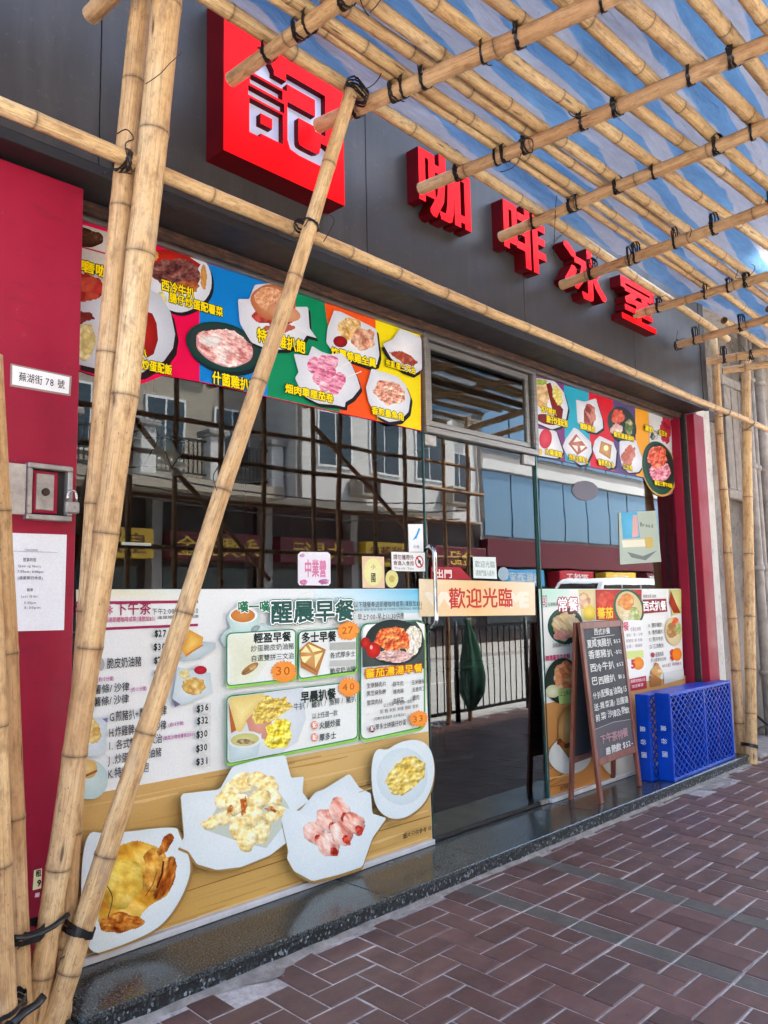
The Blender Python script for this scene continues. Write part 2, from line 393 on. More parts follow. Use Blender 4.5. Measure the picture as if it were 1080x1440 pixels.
# pavement bed (shows as the sanded joints), falling slightly to the kerb
pave = MB()
pave.add([(-6,-3.5,ground_z(-3.5)-.004),(16,-3.5,ground_z(-3.5)-.004),(16,.0,ground_z(0)-.004),(-6,.0,ground_z(0)-.004)], [(0,1,2,3)])
pavement = pave.build('pavement', MT['joint'], kind='structure')
kerb = MB()
for i in range(24):
    kerb.bbox(-6+i*.92, -6+i*.92+.914, -3.66, -3.503, -.40, ground_z(-3.5)+.004, .012)
kerb.build('kerb', MT['pale_paving'], kind='structure')
road = MB(); road.add([(-80,-11.4,-.33),(120,-11.4,-.33),(120,-3.66,-.33),(-80,-3.66,-.33)], [(0,1,2,3)])
road.build('road', MT['asphalt'], kind='structure')
for k in range(9):
    MB().box(-2+k*6, 1+k*6, -7.55, -7.43, -.326, -.322).build('lane_marking', MT['road_paint'], bpy.data.objects['road'])
MB().box(-40, 60, -4.25, -4.15, -.326, -.322).build('edge_line', MT['road_paint'], bpy.data.objects['road'])
op = MB(); op.bbox(-80, 120, -15, -11.4, -.4, -.2, .02); op.build('opposite_pavement', MT['pale_paving'], kind='structure')

# --- clay pavers: 225 x 112 herringbone with a basket-weave strip between two grey bands
W = .1125; GX, GY = .0052, .0062
def paver_mesh(name, lx, ly, mat): return [paver_variant(name, lx, ly, mat, k) for k in range(6)]
def paver_variant(name, lx, ly, mat, k):
    rg = random.Random(k*7+int(lx*1000))
    mb = MB(); bm_ = .004
    hx, hy = lx/2-GX/2, ly/2-GY/2
    vs = [(-hx,-hy,-.03),(hx,-hy,-.03),(hx,hy,-.03),(-hx,hy,-.03),
          (-hx,-hy,-bm_*.6),(hx,-hy,-bm_*.6),(hx,hy,-bm_*.6),(-hx,hy,-bm_*.6),
          (-hx+bm_,-hy+bm_,0),(hx-bm_,-hy+bm_,0),(hx-bm_,hy-bm_,0),(-hx+bm_,hy-bm_,0)]
    fs = [(i,(i+1)%4,(i+1)%4+4,i+4) for i in range(4)]+[(i+4,(i+1)%4+4,(i+1)%4+8,i+8) for i in range(4)]+[(8,9,10,11)]
    # worn arrises: corners and mid-edges wander a little, the top is slightly cupped
    jit = [(rg.uniform(-.0022, .0012), rg.uniform(-.0022, .0012)) for _ in range(4)]
    for i in range(4):
        sx_, sy_ = (1 if vs[i][0] > 0 else -1), (1 if vs[i][1] > 0 else -1)
        for q in (4, 8):
            x, y, z = vs[i+q]; vs[i+q] = (x+sx_*jit[i][0]*(1.6 if q == 8 else .7), y+sy_*jit[i][1]*(1.6 if q == 8 else .7), z+rg.uniform(-.0012, .0004))
    me = bpy.data.meshes.new(name); me.from_pydata(vs, [], fs); me.materials.append(mat); return me
PM = {('h','r'): paver_mesh('paver_long', 2*W, W, MT['paver']), ('v','r'): paver_mesh('paver_across', W, 2*W, MT['paver']),
      ('v','g'): paver_mesh('grey_paver', W, 2*W, MT['grey_paver'])}
XB1, XB2, Y0 = 3.06, 3.06+5*W, -.52         # band 1, band 2, a row joint
spots = []                                   # cx, cy, orientation, colour
for k in range(-2, 14):
    yt = Y0-k*2*W; yc = yt-W
    if yt > -.36+.12 or yt < -3.5: continue
    spots.append((XB1+W/2, yc, 'v', 'g')); spots.append((XB2+W/2, yc, 'v', 'g'))
    a, b = (XB1+W, XB1+3*W)
    h, v = (b, a) if k % 2 == 0 else (a, b)
    spots += [(h+W, yt-W/2, 'h', 'r'), (h+W, yt-1.5*W, 'h', 'r'), (v+W/2, yc, 'v', 'r'), (v+1.5*W, yc, 'v', 'r')]
def herring(n0, n1, m0, m1, ox, oy, keep):
    for n_ in range(n0, n1):
        for m_ in range(m0, m1):
            q = (n_-m_) % 4
            if q == 0: s_ = (ox+(n_+1)*W, oy+(m_+.5)*W, 'h', 'r')
            elif q == 3: s_ = (ox+(n_+.5)*W, oy+(m_+1)*W, 'v', 'r')
            else: continue
            if keep(s_): spots.append(s_)
def half(s_): return (W, W/2) if s_[2] == 'h' else (W/2, W)
herring(-76, 2, -28, 3, XB1, Y0, lambda s_: s_[0]+half(s_)[0] <= XB1+.001 and s_[0] > -5 and -3.46 < s_[1]-half(s_)[1] and s_[1] < -.36)
herring(-2, 96, -28, 3, XB2+W, Y0, lambda s_: s_[0]-half(s_)[0] >= XB2+W-.001 and s_[0] < 14 and -3.46 < s_[1]-half(s_)[1] and s_[1] < -.30 and not (s_[0] > 6.74 and s_[1] > -.34))
# broken half bricks fill the ragged sides of the bands
cells = set()
for s_ in spots:
    hx, hy = half(s_)
    for i in range(-1, 2, 2):
        p = (s_[0]+(i*W/2 if s_[2] == 'h' else 0), s_[1]+(i*W/2 if s_[2] == 'v' else 0)); cells.add((round((p[0]-XB1)/W-.5), round((p[1]-Y0)/W-.5)))
PM[('s','r')] = paver_mesh('paver_half', W, W, MT['paver'])
for n_ in list(range(-12, 0))+list(range(6, 14)):
    for m_ in range(-26, 1):
        if (n_, m_) not in cells and Y0+(m_+.5)*W < -.40: spots.append((XB1+(n_+.5)*W, Y0+(m_+.5)*W, 's', 'r'))
def hole(x, y): return (abs(x-1.92) < .12 and y > -.5) or (abs(x-5.9) < .26 and y > -.5)   # patched with cement
rank = []
for s_ in spots:
    if hole(s_[0], s_[1]): continue
    c = Vector((s_[0], s_[1], ground_z(s_[1]))); d = (c-EYE).dot(FWD); area = -1
    if d > .3:
        x, y = proj(c)
        if -20 < x < 1100 and 1000 < y < 1470: area = 1/d**3
    rank.append((area, s_))
rank.sort(key=lambda q: -q[0])
rest = MB()
for i, (area, s_) in enumerate(rank):
    me = PM[(s_[2], s_[3])][i % 6]; dz = random.uniform(-.0018, .0015)
    loc = Vector((s_[0], s_[1], ground_z(s_[1])+dz))
    if i < 300 and area > 0:
        o = link('paver', me, pavement); o.location = loc
        o.rotation_euler = (.035+random.uniform(-.006, .006), random.uniform(-.006, .006), random.uniform(-.006, .006))
    elif s_[0] > -3.5:
        b = len(rest.v); rest.add([Vector(v.co)+loc+Vector((0, 0, v.co.y*.035)) for v in me.vertices], [list(p.vertices) for p in me.polygons])
o = rest.build('paver_field', MT['paver'], pavement, kind='stuff')
# cement fillet against the step and two patches
fil = MB(); N = 150; vs = []; fs = []
for i in range(N+1):
    x = 1.15+i*(6.95-1.15)/N
    w_ = .028+.022*noise.noise((x*3, 1, 0))+.012*noise.noise((x*13, 4, 0))
    if abs(x-1.92) < .25: w_ += .035*math.cos((x-1.92)/.25*math.pi/2)
    if abs(x-5.95) < .35: w_ += .04*math.cos((x-5.95)/.35*math.pi/2)
    w_ = max(.012, w_); y1 = -.361-w_
    vs += [(x, -.359, ground_z(-.36)+.010+.005*noise.noise((x*9, 2, 0))), (x, -.361-w_*.55, ground_z(-.38)+.006+.004*noise.noise((x*17, 9, 0))), (x, y1, ground_z(y1)-.003)]
    if i: fs += [(3*i-3, 3*i, 3*i+1, 3*i-2), (3*i-2, 3*i+1, 3*i+2, 3*i-1)]
fil.add(vs, fs, True); fil.build('cement_fillet', MT['cement'], pavement)
def patch(cx, cy, rx, ry, seed):
    vs = [(cx, cy, ground_z(cy)+.004)]; n = 40
    for k in range(n):
        a = 2*math.pi*k/n; q = 1+.28*noise.noise((math.cos(a)*1.6+seed, math.sin(a)*1.6, seed))
        x, y = cx+rx*q*math.cos(a), min(-.362, cy+ry*q*math.sin(a)); vs.append((x, y, ground_z(y)+.001))
    MB().add(vs, [(0, 1+k, 1+(k+1) % n) for k in range(n)], True).build('cement_patch', MT['cement'], pavement)
patch(1.92, -.40, .10, .05, 3); patch(5.95, -.42, .24, .09, 8)

# ================================================================== shop front
shop = empty('shop_front', (4.0, 0, 0), 'restaurant shop front with charcoal fascia, red pillars and large windows above a granite step', 'shop front')
# granite step: slabs with a rough flamed riser
edges = [1.235, 2.62, 3.33, 4.44, 5.72, 6.79]
for a, b in zip(edges, edges[1:]):
    s_ = MB().bbox(a+.0012, b-.0012, -.372, .02, -.022, 0, .0035).build('step_slab', MT['granite'], shop)
for a, b in ((1.24, 2.62), (2.62, 4.0), (4.0, 5.4), (5.4, 6.785)):
    MB().box(a+.001, b-.001, -.36, -.02, -.14, -.0225).build('step_riser', MT['flamed'], shop)
MB().bbox(1.18, 1.233, -.385, -.25, -.14, -.012, .006).build('step_end_stop', MT['black_trim'], shop)
# left red pillar
PY = -.18
pl_x = at(111, 560, PY).x
MB().bbox(-1.2, pl_x, PY, .35, -.14, 2.788, .004).build('red_pillar', MT['red'], shop)
# right red pillar: reveal, shutter channel, outer face
rx0 = at(945, 640, 0).x
MB().bbox(rx0, rx0+.02, -.075, .02, 0, 2.788, .002).build('window_jamb', MT['red'], shop)
MB().bbox(rx0+.0205, rx0+.05, -.112, .02, 0, 2.788, .002).build('shutter_channel', MT['black_trim'], shop)
MB().bbox(rx0+.0505, rx0+.056, -.118, .02, 0, 2.788, .001).build('channel_trim', MT['alu'], shop)
rp0, rp1 = at(976, 640, PY).x, at(992.5, 640, PY).x
MB().bbox(rx0+.0565, rp1, PY, .3, -.1, 2.788, .004).build('red_pillar', MT['red'], shop)
# fascia: charcoal panels with open joints, black lower trim and dark soffit
FY = -.30; FB = 2.83
joints = [-1.6, at(142, 100, FY).x, at(515, 260, FY).x, at(738, 440, FY).x, at(893, 500, FY).x, 6.50]
for a, b in zip(joints, joints[1:]):
    MB().bbox(a+.0022, b-.0022, FY, FY+.025, FB, 5.2, .0015).build('fascia_panel', MT['charcoal'], shop)
MB().bbox(6.503, 6.60, FY-.004, FY+.03, 2.79, 5.2, .002).build('fascia_end_trim', MT['black_trim'], shop)
MB().bbox(-1.6, 6.5, FY-.002, FY+.03, 2.79, FB-.002, .002).build('fascia_lower_trim', MT['black_trim'], shop)
MB().box(-1.6, 6.6, FY+.03, .3, 2.8, 2.86).build('soffit', MT['black_trim'], shop)
MB().box(-1.6, 6.6, FY+.028, .3, 2.862, 5.2).build('fascia_core', MT['black_trim'], shop)
# rusty shutter slot and its rail
MB().bbox(pl_x, rx0+.05, -.085, -.06, 2.755, 2.8, .003).build('shutter_slot', MT['rust'], shop)
MB().bbox(pl_x, rx0+.05, -.0585, -.004, 2.772, 2.799, .004).build('shutter_slot', MT['rust'], shop)
# unseen wall above, added to block sun and keep the canopy shaded
MB().box(-1.6, 6.6, FY+.4, 6, 5.2, 8.5).build('sun_block_wall', MT['cream_wall'], shop)
MB().box(-1.6, 6.6, FY+.02, FY+.4, 5.2, 5.35).build('ledge', MT['grey_wall'], shop)
# windows
DX0, DX1 = 3.332, 4.438
def rect_frame(name, x0, x1, z0, z1, w, y0, y1, mat, parent):
    MB().bbox(x0, x1, y0, y1, z1-w, z1, .003).build(name, mat, parent); MB().bbox(x0, x1, y0, y1, z0, z0+w, .003).build(name, mat, parent)
    MB().bbox(x0, x0+w, y0+.001, y1-.001, z0+w, z1-w, .003).build(name, mat, parent); MB().bbox(x1-w, x1, y0+.001, y1-.001, z0+w, z1-w, .003).build(name, mat, parent)
def pane(x0, x1, z0, z1, y=0.0, th=.01, par=None):
    g_ = MB().add([(x0,y,z0),(x1,y,z0),(x1,y,z1),(x0,y,z1)], [(0,1,2,3)]).build('window_pane', MT['glass'], par)
    return g_
win_l = pane(pl_x-.02, DX0-.004, .03, 2.75, par=shop)
win_r = pane(DX1+.004, rx0, .03, 2.75, par=shop)
MB().box(DX0-.0035, DX0-.0005, -.008, .006, .03, 2.2).build('pane_edge', MT['glass_edge'], shop)
MB().box(DX1+.0005, DX1+.012, -.01, .006, .03, 2.2).build('pane_edge', MT['glass_edge'], shop)
MB().bbox(pl_x, DX0-.01, -.03, .01, .001, .027, .003).build('window_sill', MT['sill'], shop)
MB().bbox(DX1+.006, rx0, -.03, .01, .001, .027, .003).build('window_sill', MT['sill'], shop)
MB().bbox(pl_x, DX0-.002, -.03, .012, 2.752, 2.771, .003).build('window_head', MT['alu'], shop)
MB().bbox(DX1+.012, rx0, -.03, .012, 2.752, 2.771, .003).build('window_head', MT['alu'], shop)
# transom light over the door
tr_ = empty('transom_window', (DX0, 0, 2.2)); world_parent(tr_, shop)
rect_frame('frame', DX0, DX1+.012, 2.195, 2.771, .036, -.035, .02, MT['alu'], tr_)
MB().bbox(DX1-.035, DX1-.0305, -.03, .015, 2.238, 2.728, .001).build('frame', MT['alu'], tr_)
rect_frame('inner_frame', DX0+.044, DX1-.052, 2.24, 2.727, .032, -.012, .02, MT['alu'], tr_)
MB().add([(DX0+.07,.004,2.26),(DX1-.08,.004,2.26),(DX1-.08,.004,2.7),(DX0+.07,.004,2.7)], [(0,1,2,3)]).build('pane', MT['glass'], tr_)
MB().bbox(DX0+.01, DX0+.35, -.031, -.0305+.02, 2.4, 2.69, .003)
# door
door = empty('glass_door', (DX0, 0, 0)); world_parent(door, shop)
MB().add([(DX0+.004,.006,.012),(DX1-.004,.006,.012),(DX1-.004,.006,2.19),(DX0+.004,.006,2.19)], [(0,1,2,3)]).build('door_pane', MT['glass'], door)
MB().box(DX0+.0045, DX0+.0085, -.001, .0055, .012, 2.19).build('pane_edge', MT['glass_edge'], door)
MB().box(DX1-.0085, DX1-.0045, -.001, .0055, .012, 2.19).build('pane_edge', MT['glass_edge'], door)
for a, b in ((DX0+.01, DX0+.105), (DX1-.135, DX1-.012)):
    MB().bbox(a, b, -.012, .022, 2.128, 2.19, .003).build('patch_fitting', MT['steel'], door)
MB().bbox(DX0+.012, DX1-.02, -.004, .016, .004, .022, .002).build('door_rail', MT['black_trim'], door)
MB().bbox(DX1-.09, DX1-.012, -.014, .022, .004, .03, .003).build('patch_fitting', MT['steel'], door)
hx = at(611, 820, -.06).x
hz0, hz1 = at(615, 884, -.06).z, at(611, 766, -.06).z
hp = [(hx-.004, 0, hz1-.02), (hx-.002, -.035, hz1-.006), (hx, -.06, hz1-.03)]+[(hx, -.065, hz1-.05-(hz1-hz0-.1)*k/8) for k in range(9)]+[(hx, -.06, hz0+.03), (hx-.002, -.035, hz0+.006), (hx-.004, 0, hz0+.02)]
MB().tube(hp, .0125, 12).build('handle', MT['chrome'], door)
# ---------------------------------------------------------------- inside
inside = empty('dining_room', (4, 2, 0)); inside['kind'] = 'structure'
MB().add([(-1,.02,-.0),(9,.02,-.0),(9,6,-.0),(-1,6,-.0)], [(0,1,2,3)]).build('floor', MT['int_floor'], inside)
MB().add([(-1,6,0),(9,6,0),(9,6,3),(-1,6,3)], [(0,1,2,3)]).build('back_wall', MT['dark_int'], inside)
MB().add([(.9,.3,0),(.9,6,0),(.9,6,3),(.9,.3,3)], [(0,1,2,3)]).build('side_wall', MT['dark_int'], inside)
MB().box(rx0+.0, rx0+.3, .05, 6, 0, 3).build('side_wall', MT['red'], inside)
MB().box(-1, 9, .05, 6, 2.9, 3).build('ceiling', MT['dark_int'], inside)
# ---------------------------------------------------------------- things in the dining room
c_ = empty('service_counter', (3.2, 4.0, 0), 'wood-fronted service counter inside the restaurant behind the left window', 'counter')
MB().bbox(1.2, 5.4, 3.8, 4.4, 1.0, 1.05, .01).build('counter_top', MT['dark_int'], c_)
MB().bbox(1.3, 5.3, 3.86, 4.35, 0, .999, .01).build('counter_front', MT['int_wood'], c_)
for i, (x0, x1, z0, z1, m, lab) in enumerate(((2.15, 3.0, 1.15, 1.85, 'yellow_sign', 'plain yellow board on the back wall inside the restaurant, under the tube light'),
        (3.1, 4.2, 1.3, 2.1, 'maroon', 'dark red menu board on the back wall inside the restaurant'),
        (4.4, 5.6, 1.4, 2.0, 'int_wood', 'brown wooden panel on the back wall inside the restaurant'))):
    MB().bbox(x0, x1, 5.94, 5.99, z0, z1, .01).build('wall_board', MT[m], None, lab, 'board', 'boards on the back wall')
def pendant(px, py, D, sc, label):
    p = at(px, py, D); t_ = empty('pendant_lamp', p, label, 'lamp', 'pendant lamps in the dining room')
    MB().lathe(p, [(.03*sc, .30*sc), (.06*sc, .29*sc), (.2*sc, .02*sc), (.205*sc, 0), (.19*sc, .02*sc), (.05*sc, .28*sc)], 28).build('shade', MT['white_plastic'], t_)
    MB().tube([p+Vector((0, 0, .3*sc)), (p.x, p.y, 2.9)], .006, 6).build('cord', MT['rubber'], t_)
    r_ = .21*sc; ring = [p+Vector((r_*math.cos(2*math.pi*k/8), r_*math.sin(2*math.pi*k/8), 0)) for k in range(9)]
    mid = [p+Vector((.26*sc*math.cos(2*math.pi*(k+.5)/8), .26*sc*math.sin(2*math.pi*(k+.5)/8), .16*sc)) for k in range(9)]
    g_ = MB().tube(ring, .004, 5)
    for k in range(8): g_.tube([ring[k], mid[k], ring[k+1]], .004, 5); g_.tube([mid[k], p+Vector((0, 0, .3*sc))], .004, 5)
    g_.tube(mid, .004, 5); g_.build('wire_cage', MT['black_metal'], t_)
pendant(215, 664, 1.0, .9, 'white cone pendant lamp in a wire cage seen through the left window')
pendant(752, 722, 1.6, .7, 'small white pendant lamp seen beside the glass door edge')
tl = empty('tube_light', at(192, 765, 3.2), 'lit fluorescent tube glowing inside the left window', 'lamp')
p = at(192, 765, 3.2); MB().tube([p+Vector((-.13, 0, 0)), p+Vector((.13, 0, .0))], .012, 8).build('lit_tube', MT['lit'], tl)
for k, (x, y) in enumerate(((1.9, 1.6), (3.0, 1.9), (5.2, 1.5))):
    tb = empty('dining_table', (x, y, 0), ['dark square dining table nearest the red pillar inside', 'dark square dining table in the middle of the room inside', 'dark square dining table behind the right window'][k], 'table', 'dining tables')
    MB().bbox(x-.35, x+.35, y-.35, y+.35, .72, .75, .01).build('table_top', MT['int_wood'], tb)
    MB().tube([(x, y, 0), (x, y, .72)], .03, 10).build('leg', MT['black_metal'], tb); MB().lathe((x, y, 0), [(.25, 0), (.25, .015), (.04, .03)], 20).build('base', MT['black_metal'], tb)

# ================================================================== neighbouring building on the right
nb = empty('neighbouring_building', (8, 0, 0), 'old grey plastered building with timber louvres and pipes right of the restaurant', 'building')
MB().bbox(rp1+.003, at(1003, 700, -.12).x+.03, -.12, .4, -.1, 4.6, .006).build('end_wall', MT['flaked'], nb)
wx0 = at(1003, 700, -.12).x+.033
MB().box(wx0, 16, .06, .5, -.1, 3.9).build('wall', MT['plaster'], nb)
MB().box(wx0, 16, -.9, .5, 3.9, 4.1).build('slab', MT['flaked'], nb)
MB().box(wx0, 16, .0, .5, 4.1, 6.6).build('wall', MT['cream_wall'], nb)  # unseen upper wall, its height chosen for how much sun it blocks
lz0, lz1 = at(1030, 690, .02).z, at(1020, 545, .02).z
lx0, lx1 = at(1018, 640, .02).x, at(1052, 640, .02).x
MB().bbox(lx0-.05, lx1+.05, -.03, .055, lz0-.09, lz0, .01).build('louvre_sill', MT['grey_timber'], nb)
MB().bbox(lx0-.05, lx1+.05, -.03, .055, lz1, lz1+.09, .01).build('louvre_head', MT['grey_timber'], nb)
MB().box(lx0, lx1, .03, .056, lz0, lz1).build('louvre_back', MT['black_trim'], nb)
nl = 7
for k in range(nl):
    x = lx0+(k+.5)*(lx1-lx0)/nl
    MB().bbox(x-.045, x+.045, -.02+.008*(k % 2), .028, lz0+.002, lz1-.002, .006).build('louvre_board', MT['grey_timber'], nb)
for k, (px, r_) in enumerate(((1058, .045), (1066, .03), (1076, .055))):
    x = at(px, 700, -.05).x
    g_ = MB().tube([(x, -.06, -.1), (x+.01, -.06, 1.2), (x, -.06, 2.4), (x, -.06, 3.88)], r_, 12); g_.build('drain_pipe', MT['pipe'], nb)
    for z in (.5, 1.5, 2.5, 3.4): MB().tube([(x, -.06, z), (x, -.06, z+.05)], r_+.012, 12).build('pipe_collar', MT['pipe'], nb)
MB().bbox(wx0, 16, -.36, .06, -.12, ground_z(-.3)+.02, .01).build('concrete_apron', MT['cement'], nb)
pts = [at(1049+i*5, 1003+18*math.sin(i*.5), -.1) for i in range(9)]
MB().tube([(wx0+.5+.25*i, -.12-.06*i, ground_z(-.3)+.035+.28*max(0, 1-i/3.0)**2) for i in range(9)], .012, 8).build('rubber_hose', MT['rubber'], None, 'black rubber hose curving down to the ground behind the bamboo uprights', 'hose')

# ================================================================== across the street (seen in the glass)
OD = 14.0; far_signs = []
def opp_building(name, label, x0, x1, z1, mat, floors, win, shopmat, bal=False, y=-OD, depth=8, z_base=3.9):
    b = empty(name, ((x0+x1)/2, y, -.2), label, 'building')
    MB().box(x0, x1, y-depth, y, z_base, z1).build('wall', mat, b)
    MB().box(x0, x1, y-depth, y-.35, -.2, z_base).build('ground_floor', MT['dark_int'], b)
    nsh = max(2, round((x1-x0)/3.4))
    for k in range(nsh):
        a = x0+k*(x1-x0)/nsh; c = x0+(k+1)*(x1-x0)/nsh
        MB().box(a+.02, a+.3, y-.34, y-.02, -.2, z_base-.01).build('shop_pier', MT['grey_wall'], b)
        m = shopmat[k % len(shopmat)]
        sg = MB().bbox(a+.35, c-.08, y-.1, y+.25, 2.35, 3.05, .02).build('shop_sign', MT[m], b); far_signs.append((sg, a+.5, c-.25, y+.255, 2.42, 2.95, m))
        MB().box(a+.5, c-.2, y-.345, y-.32, .35, 2.2).build('shop_window', MT['far_glass'], b)
    for f in range(floors):
        z = z_base+.9+f*3.1
        if z+1.4 > z1: break
        nw = win; sp_ = (x1-x0)/nw
        for k in range(nw):
            a = x0+k*sp_+.25*sp_; c = a+.5*sp_
            w_ = MB().box(a-.06, c+.06, y-.0, y+.05, z-.06, z+1.46).build('window', MT['white_plastic'], b)
            MB().box(a, (a+c)/2-.025, y+.02, y+.056, z, z+1.4).build('pane', MT['far_glass'], w_)
            MB().box((a+c)/2+.025, c, y+.02, y+.056, z, z+1.4).build('pane', MT['far_glass'], w_)
        if bal:
            zb = z_base+.02+f*3.1
            MB().box(x0, x1, y+.001, y+1.0, zb, zb+.28).build('balcony_slab', mat, b)
            npst = 5
            for k in range(npst+1):
                x = x0+.2+k*(x1-x0-.4)/npst
                MB().bbox(x-.2, x+.2, y+.62, y+.98, zb+.281, zb+1.35, .02).build('balcony_post', MT['white_wall'], b)
                MB().bbox(x-.3, x+.3, y+.52, y+1.06, zb+1.351, zb+1.5, .03).build('post_cap', MT['grey_wall'], b)
                if k < npst:
                    x2 = x+(x1-x0-.4)/npst
                    g_ = MB().box(x+.2, x2-.2, y+.78, y+.82, zb+1.2, zb+1.25).box(x+.2, x2-.2, y+.78, y+.82, zb+.4, zb+.44)
                    n_ = 12
                    for j in range(1, n_): xx = x+.2+j*(x2-x-.4)/n_; g_.box(xx-.012, xx+.012, y+.788, y+.812, zb+.44, zb+1.2)
                    g_.build('balustrade', MT['black_metal'], b)
    return b
opp_building('balcony_house', 'cream house with black balustrades across the street, reflected in the left window', 3.4, 12.9, 9.5, MT['cream_wall'], 1, 5, ['red_sign', 'yellow_sign', 'maroon'], True)
b = opp_building('white_house', 'white rendered house with dark windows across the street, reflected between the scaffold poles', 13.0, 22.4, 13, MT['white_wall'], 2, 4, ['maroon', 'yellow_sign', 'maroon'])
MB().box(13.0, 19.4, -OD+.001, -OD+1.3, 3.95, 13).build('bay', MT['white_wall'], b)
for k in range(3):
    for f in range(2):
        a = 13.8+k*1.9; z = 4.9+f*3.1
        w_ = MB().box(a-.06, a+1.16, -OD+1.3, -OD+1.34, z-.06, z+1.46).build('window', MT['white_plastic'], b)
        MB().box(a, a+.53, -OD+1.32, -OD+1.346, z, z+1.4).build('pane', MT['far_glass'], w_); MB().box(a+.57, a+1.1, -OD+1.32, -OD+1.346, z, z+1.4).build('pane', MT['far_glass'], w_)
b = empty('glass_office_building', (30, -OD, -.2), 'blue-grey glazed office block across the street, reflected in the right window', 'building')
MB().box(22.6, 46, -OD-9, -OD-.2, 2.5, 12).build('wall', MT['grey_wall'], b)
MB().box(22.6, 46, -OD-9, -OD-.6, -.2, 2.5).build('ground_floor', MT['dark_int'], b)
t = NT('blue_curtain_glass'); t.set(Base_Color=lin('#6f8fa8'), Roughness=.12, Metallic=.3); MT['curtain'] = t.m
for f in range(3):
    z = 3.5+f*3.1
    for k in range(13):
        x = 22.7+k*1.78
        MB().box(x+.05, x+1.73, -OD-.199, -OD-.13, z+.05, z+2.35).build('pane', MT['curtain'], b)
    MB().box(22.6, 46, -OD-.199, -OD+.02, z+2.4, z+2.75).build('band', MT['white_wall'], b)
MB().box(22.6, 46, -OD-.3, -OD+.1, 2.45, 3.4).build('sign_band', MT['maroon'], b)
for k in range(6):
    MB().bbox(23.4+k*3.6, 25.9+k*3.6, -OD-.35, -OD+.2, 1.75, 2.35, .02).build('shop_sign', MT[['blue_sign', 'red_sign', 'yellow_sign', 'maroon', 'blue_sign', 'red_sign'][k]], b); far_signs.append((bpy.data.objects[-1] if False else b.children[-1], 23.5+k*3.6, 25.8+k*3.6, -OD+.205, 1.82, 2.28, 'x'))
    MB().box(23.3+k*3.6, 26+k*3.6, -OD-.599, -OD-.55, .2, 1.7).build('shop_window', MT['far_glass'], b)
b = opp_building('corner_house', 'grey corner house across the street, left of the balcony house', -10, 3.3, 12, MT['grey_wall'], 2, 6, ['red_sign', 'maroon', 'yellow_sign'])
# air conditioners and pipes on the far facades
for k, (x, y, z) in enumerate(((15.2, -OD+1.34, 4.1), (17.1, -OD+1.34, 7.1), (20.6, -OD+.06, 4.2), (21.6, -OD+.06, 7.3), (19.0, -OD+1.34, 4.15), (6.3, -OD+.06, 7.8), (11.2, -OD+.06, 7.7))):
    ac = empty('air_conditioner', (x, y, z), ['white air conditioner under the near window of the white house', 'white air conditioner high on the bay of the white house', 'white air conditioner low on the right of the white house', 'white air conditioner high on the right of the white house', 'white air conditioner at the corner of the white bay', 'left white air conditioner above the balcony house balustrade', 'right white air conditioner above the balcony house balustrade'][k], 'air conditioner', 'air conditioners across the street')
    MB().bbox(x-.38, x+.38, y+.001, y+.5, z, z+.55, .03).build('casing', MT['cream_wall'], ac)
    MB().box(x-.3, x+.3, y+.501, y+.512, z+.08, z+.47).build('grille', MT['black_metal'], ac)
for k, (x, y) in enumerate(((19.6, -OD+.1), (13.06, -OD+1.4), (22.3, -OD+.1))):
    MB().tube([(x, y, 3.95), (x, y, 12.5)], .06, 8).build('drain_pipe', MT['pipe'], bpy.data.objects['white_house'])
for k in range(3):
    MB().tube([(6+i*1.1, -OD+1.6, 3.75+.25*k-.35*math.sin(math.pi*i/12)) for i in range(13)], .02, 5).build('hanging_cable', MT['rubber'], None, ['lowest sagging black cable along the far shops', 'middle sagging black cable along the far shops', 'highest sagging black cable along the far shops'][k], 'cable', 'cables across the street')
# parked van, reflected over the right-hand menu
def van(x, y):
    v = empty('white_van', (x, y, -.33), 'white van parked across the street, reflected in the right window', 'van')
    prof = [(-2.3, .35), (-2.35, .9), (-2.25, 1.15), (-1.5, 1.9), (-1.2, 2.0), (2.1, 2.0), (2.3, 1.85), (2.35, .35)]
    n = len(prof); w_ = .85
    vs = [(x+a, y+s*w_*(1 if z < 1.2 else .92), -.33+z*1.12) for s in (-1, 1) for a, z in prof]
    MB().add(vs, [tuple(range(n))[::-1], tuple(range(n, 2*n))]+[(i, (i+1) % n, (i+1) % n+n, i+n) for i in range(n)]).build('body', MT['car_white'], v)
    for a, c in ((-1.45, -.4), (-.3, .9), (1.0, 2.1)):
        MB().box(x+a, x+c, y+w_*.93, y+w_*.96, -.33+1.35, -.33+2.02).build('window', MT['car_dark'], v)
    MB().add([(x-2.2, y-.7, -.33+1.37), (x-2.2, y+.7, -.33+1.37), (x-1.56, y+.66, -.33+2.08), (x-1.56, y-.66, -.33+2.08)], [(0, 1, 2, 3)]).build('windscreen', MT['car_dark'], v)
    for a in (-1.5, 1.5):
        for s in (-1, 1): MB().tube([(x+a, y+s*.7, 0), (x+a, y+s*.88, 0)], .32, 20).build('wheel', MT['rubber'], v)
    for s in (-1, 1): MB().bbox(x-2.38, x-2.3, y+s*.6-.15, y+s*.6+.15, .35, .55, .02).build('headlight', MT['white_plastic'], v)
pv = mirrored(850, 824, 10.4); van(pv.x, -10.4)
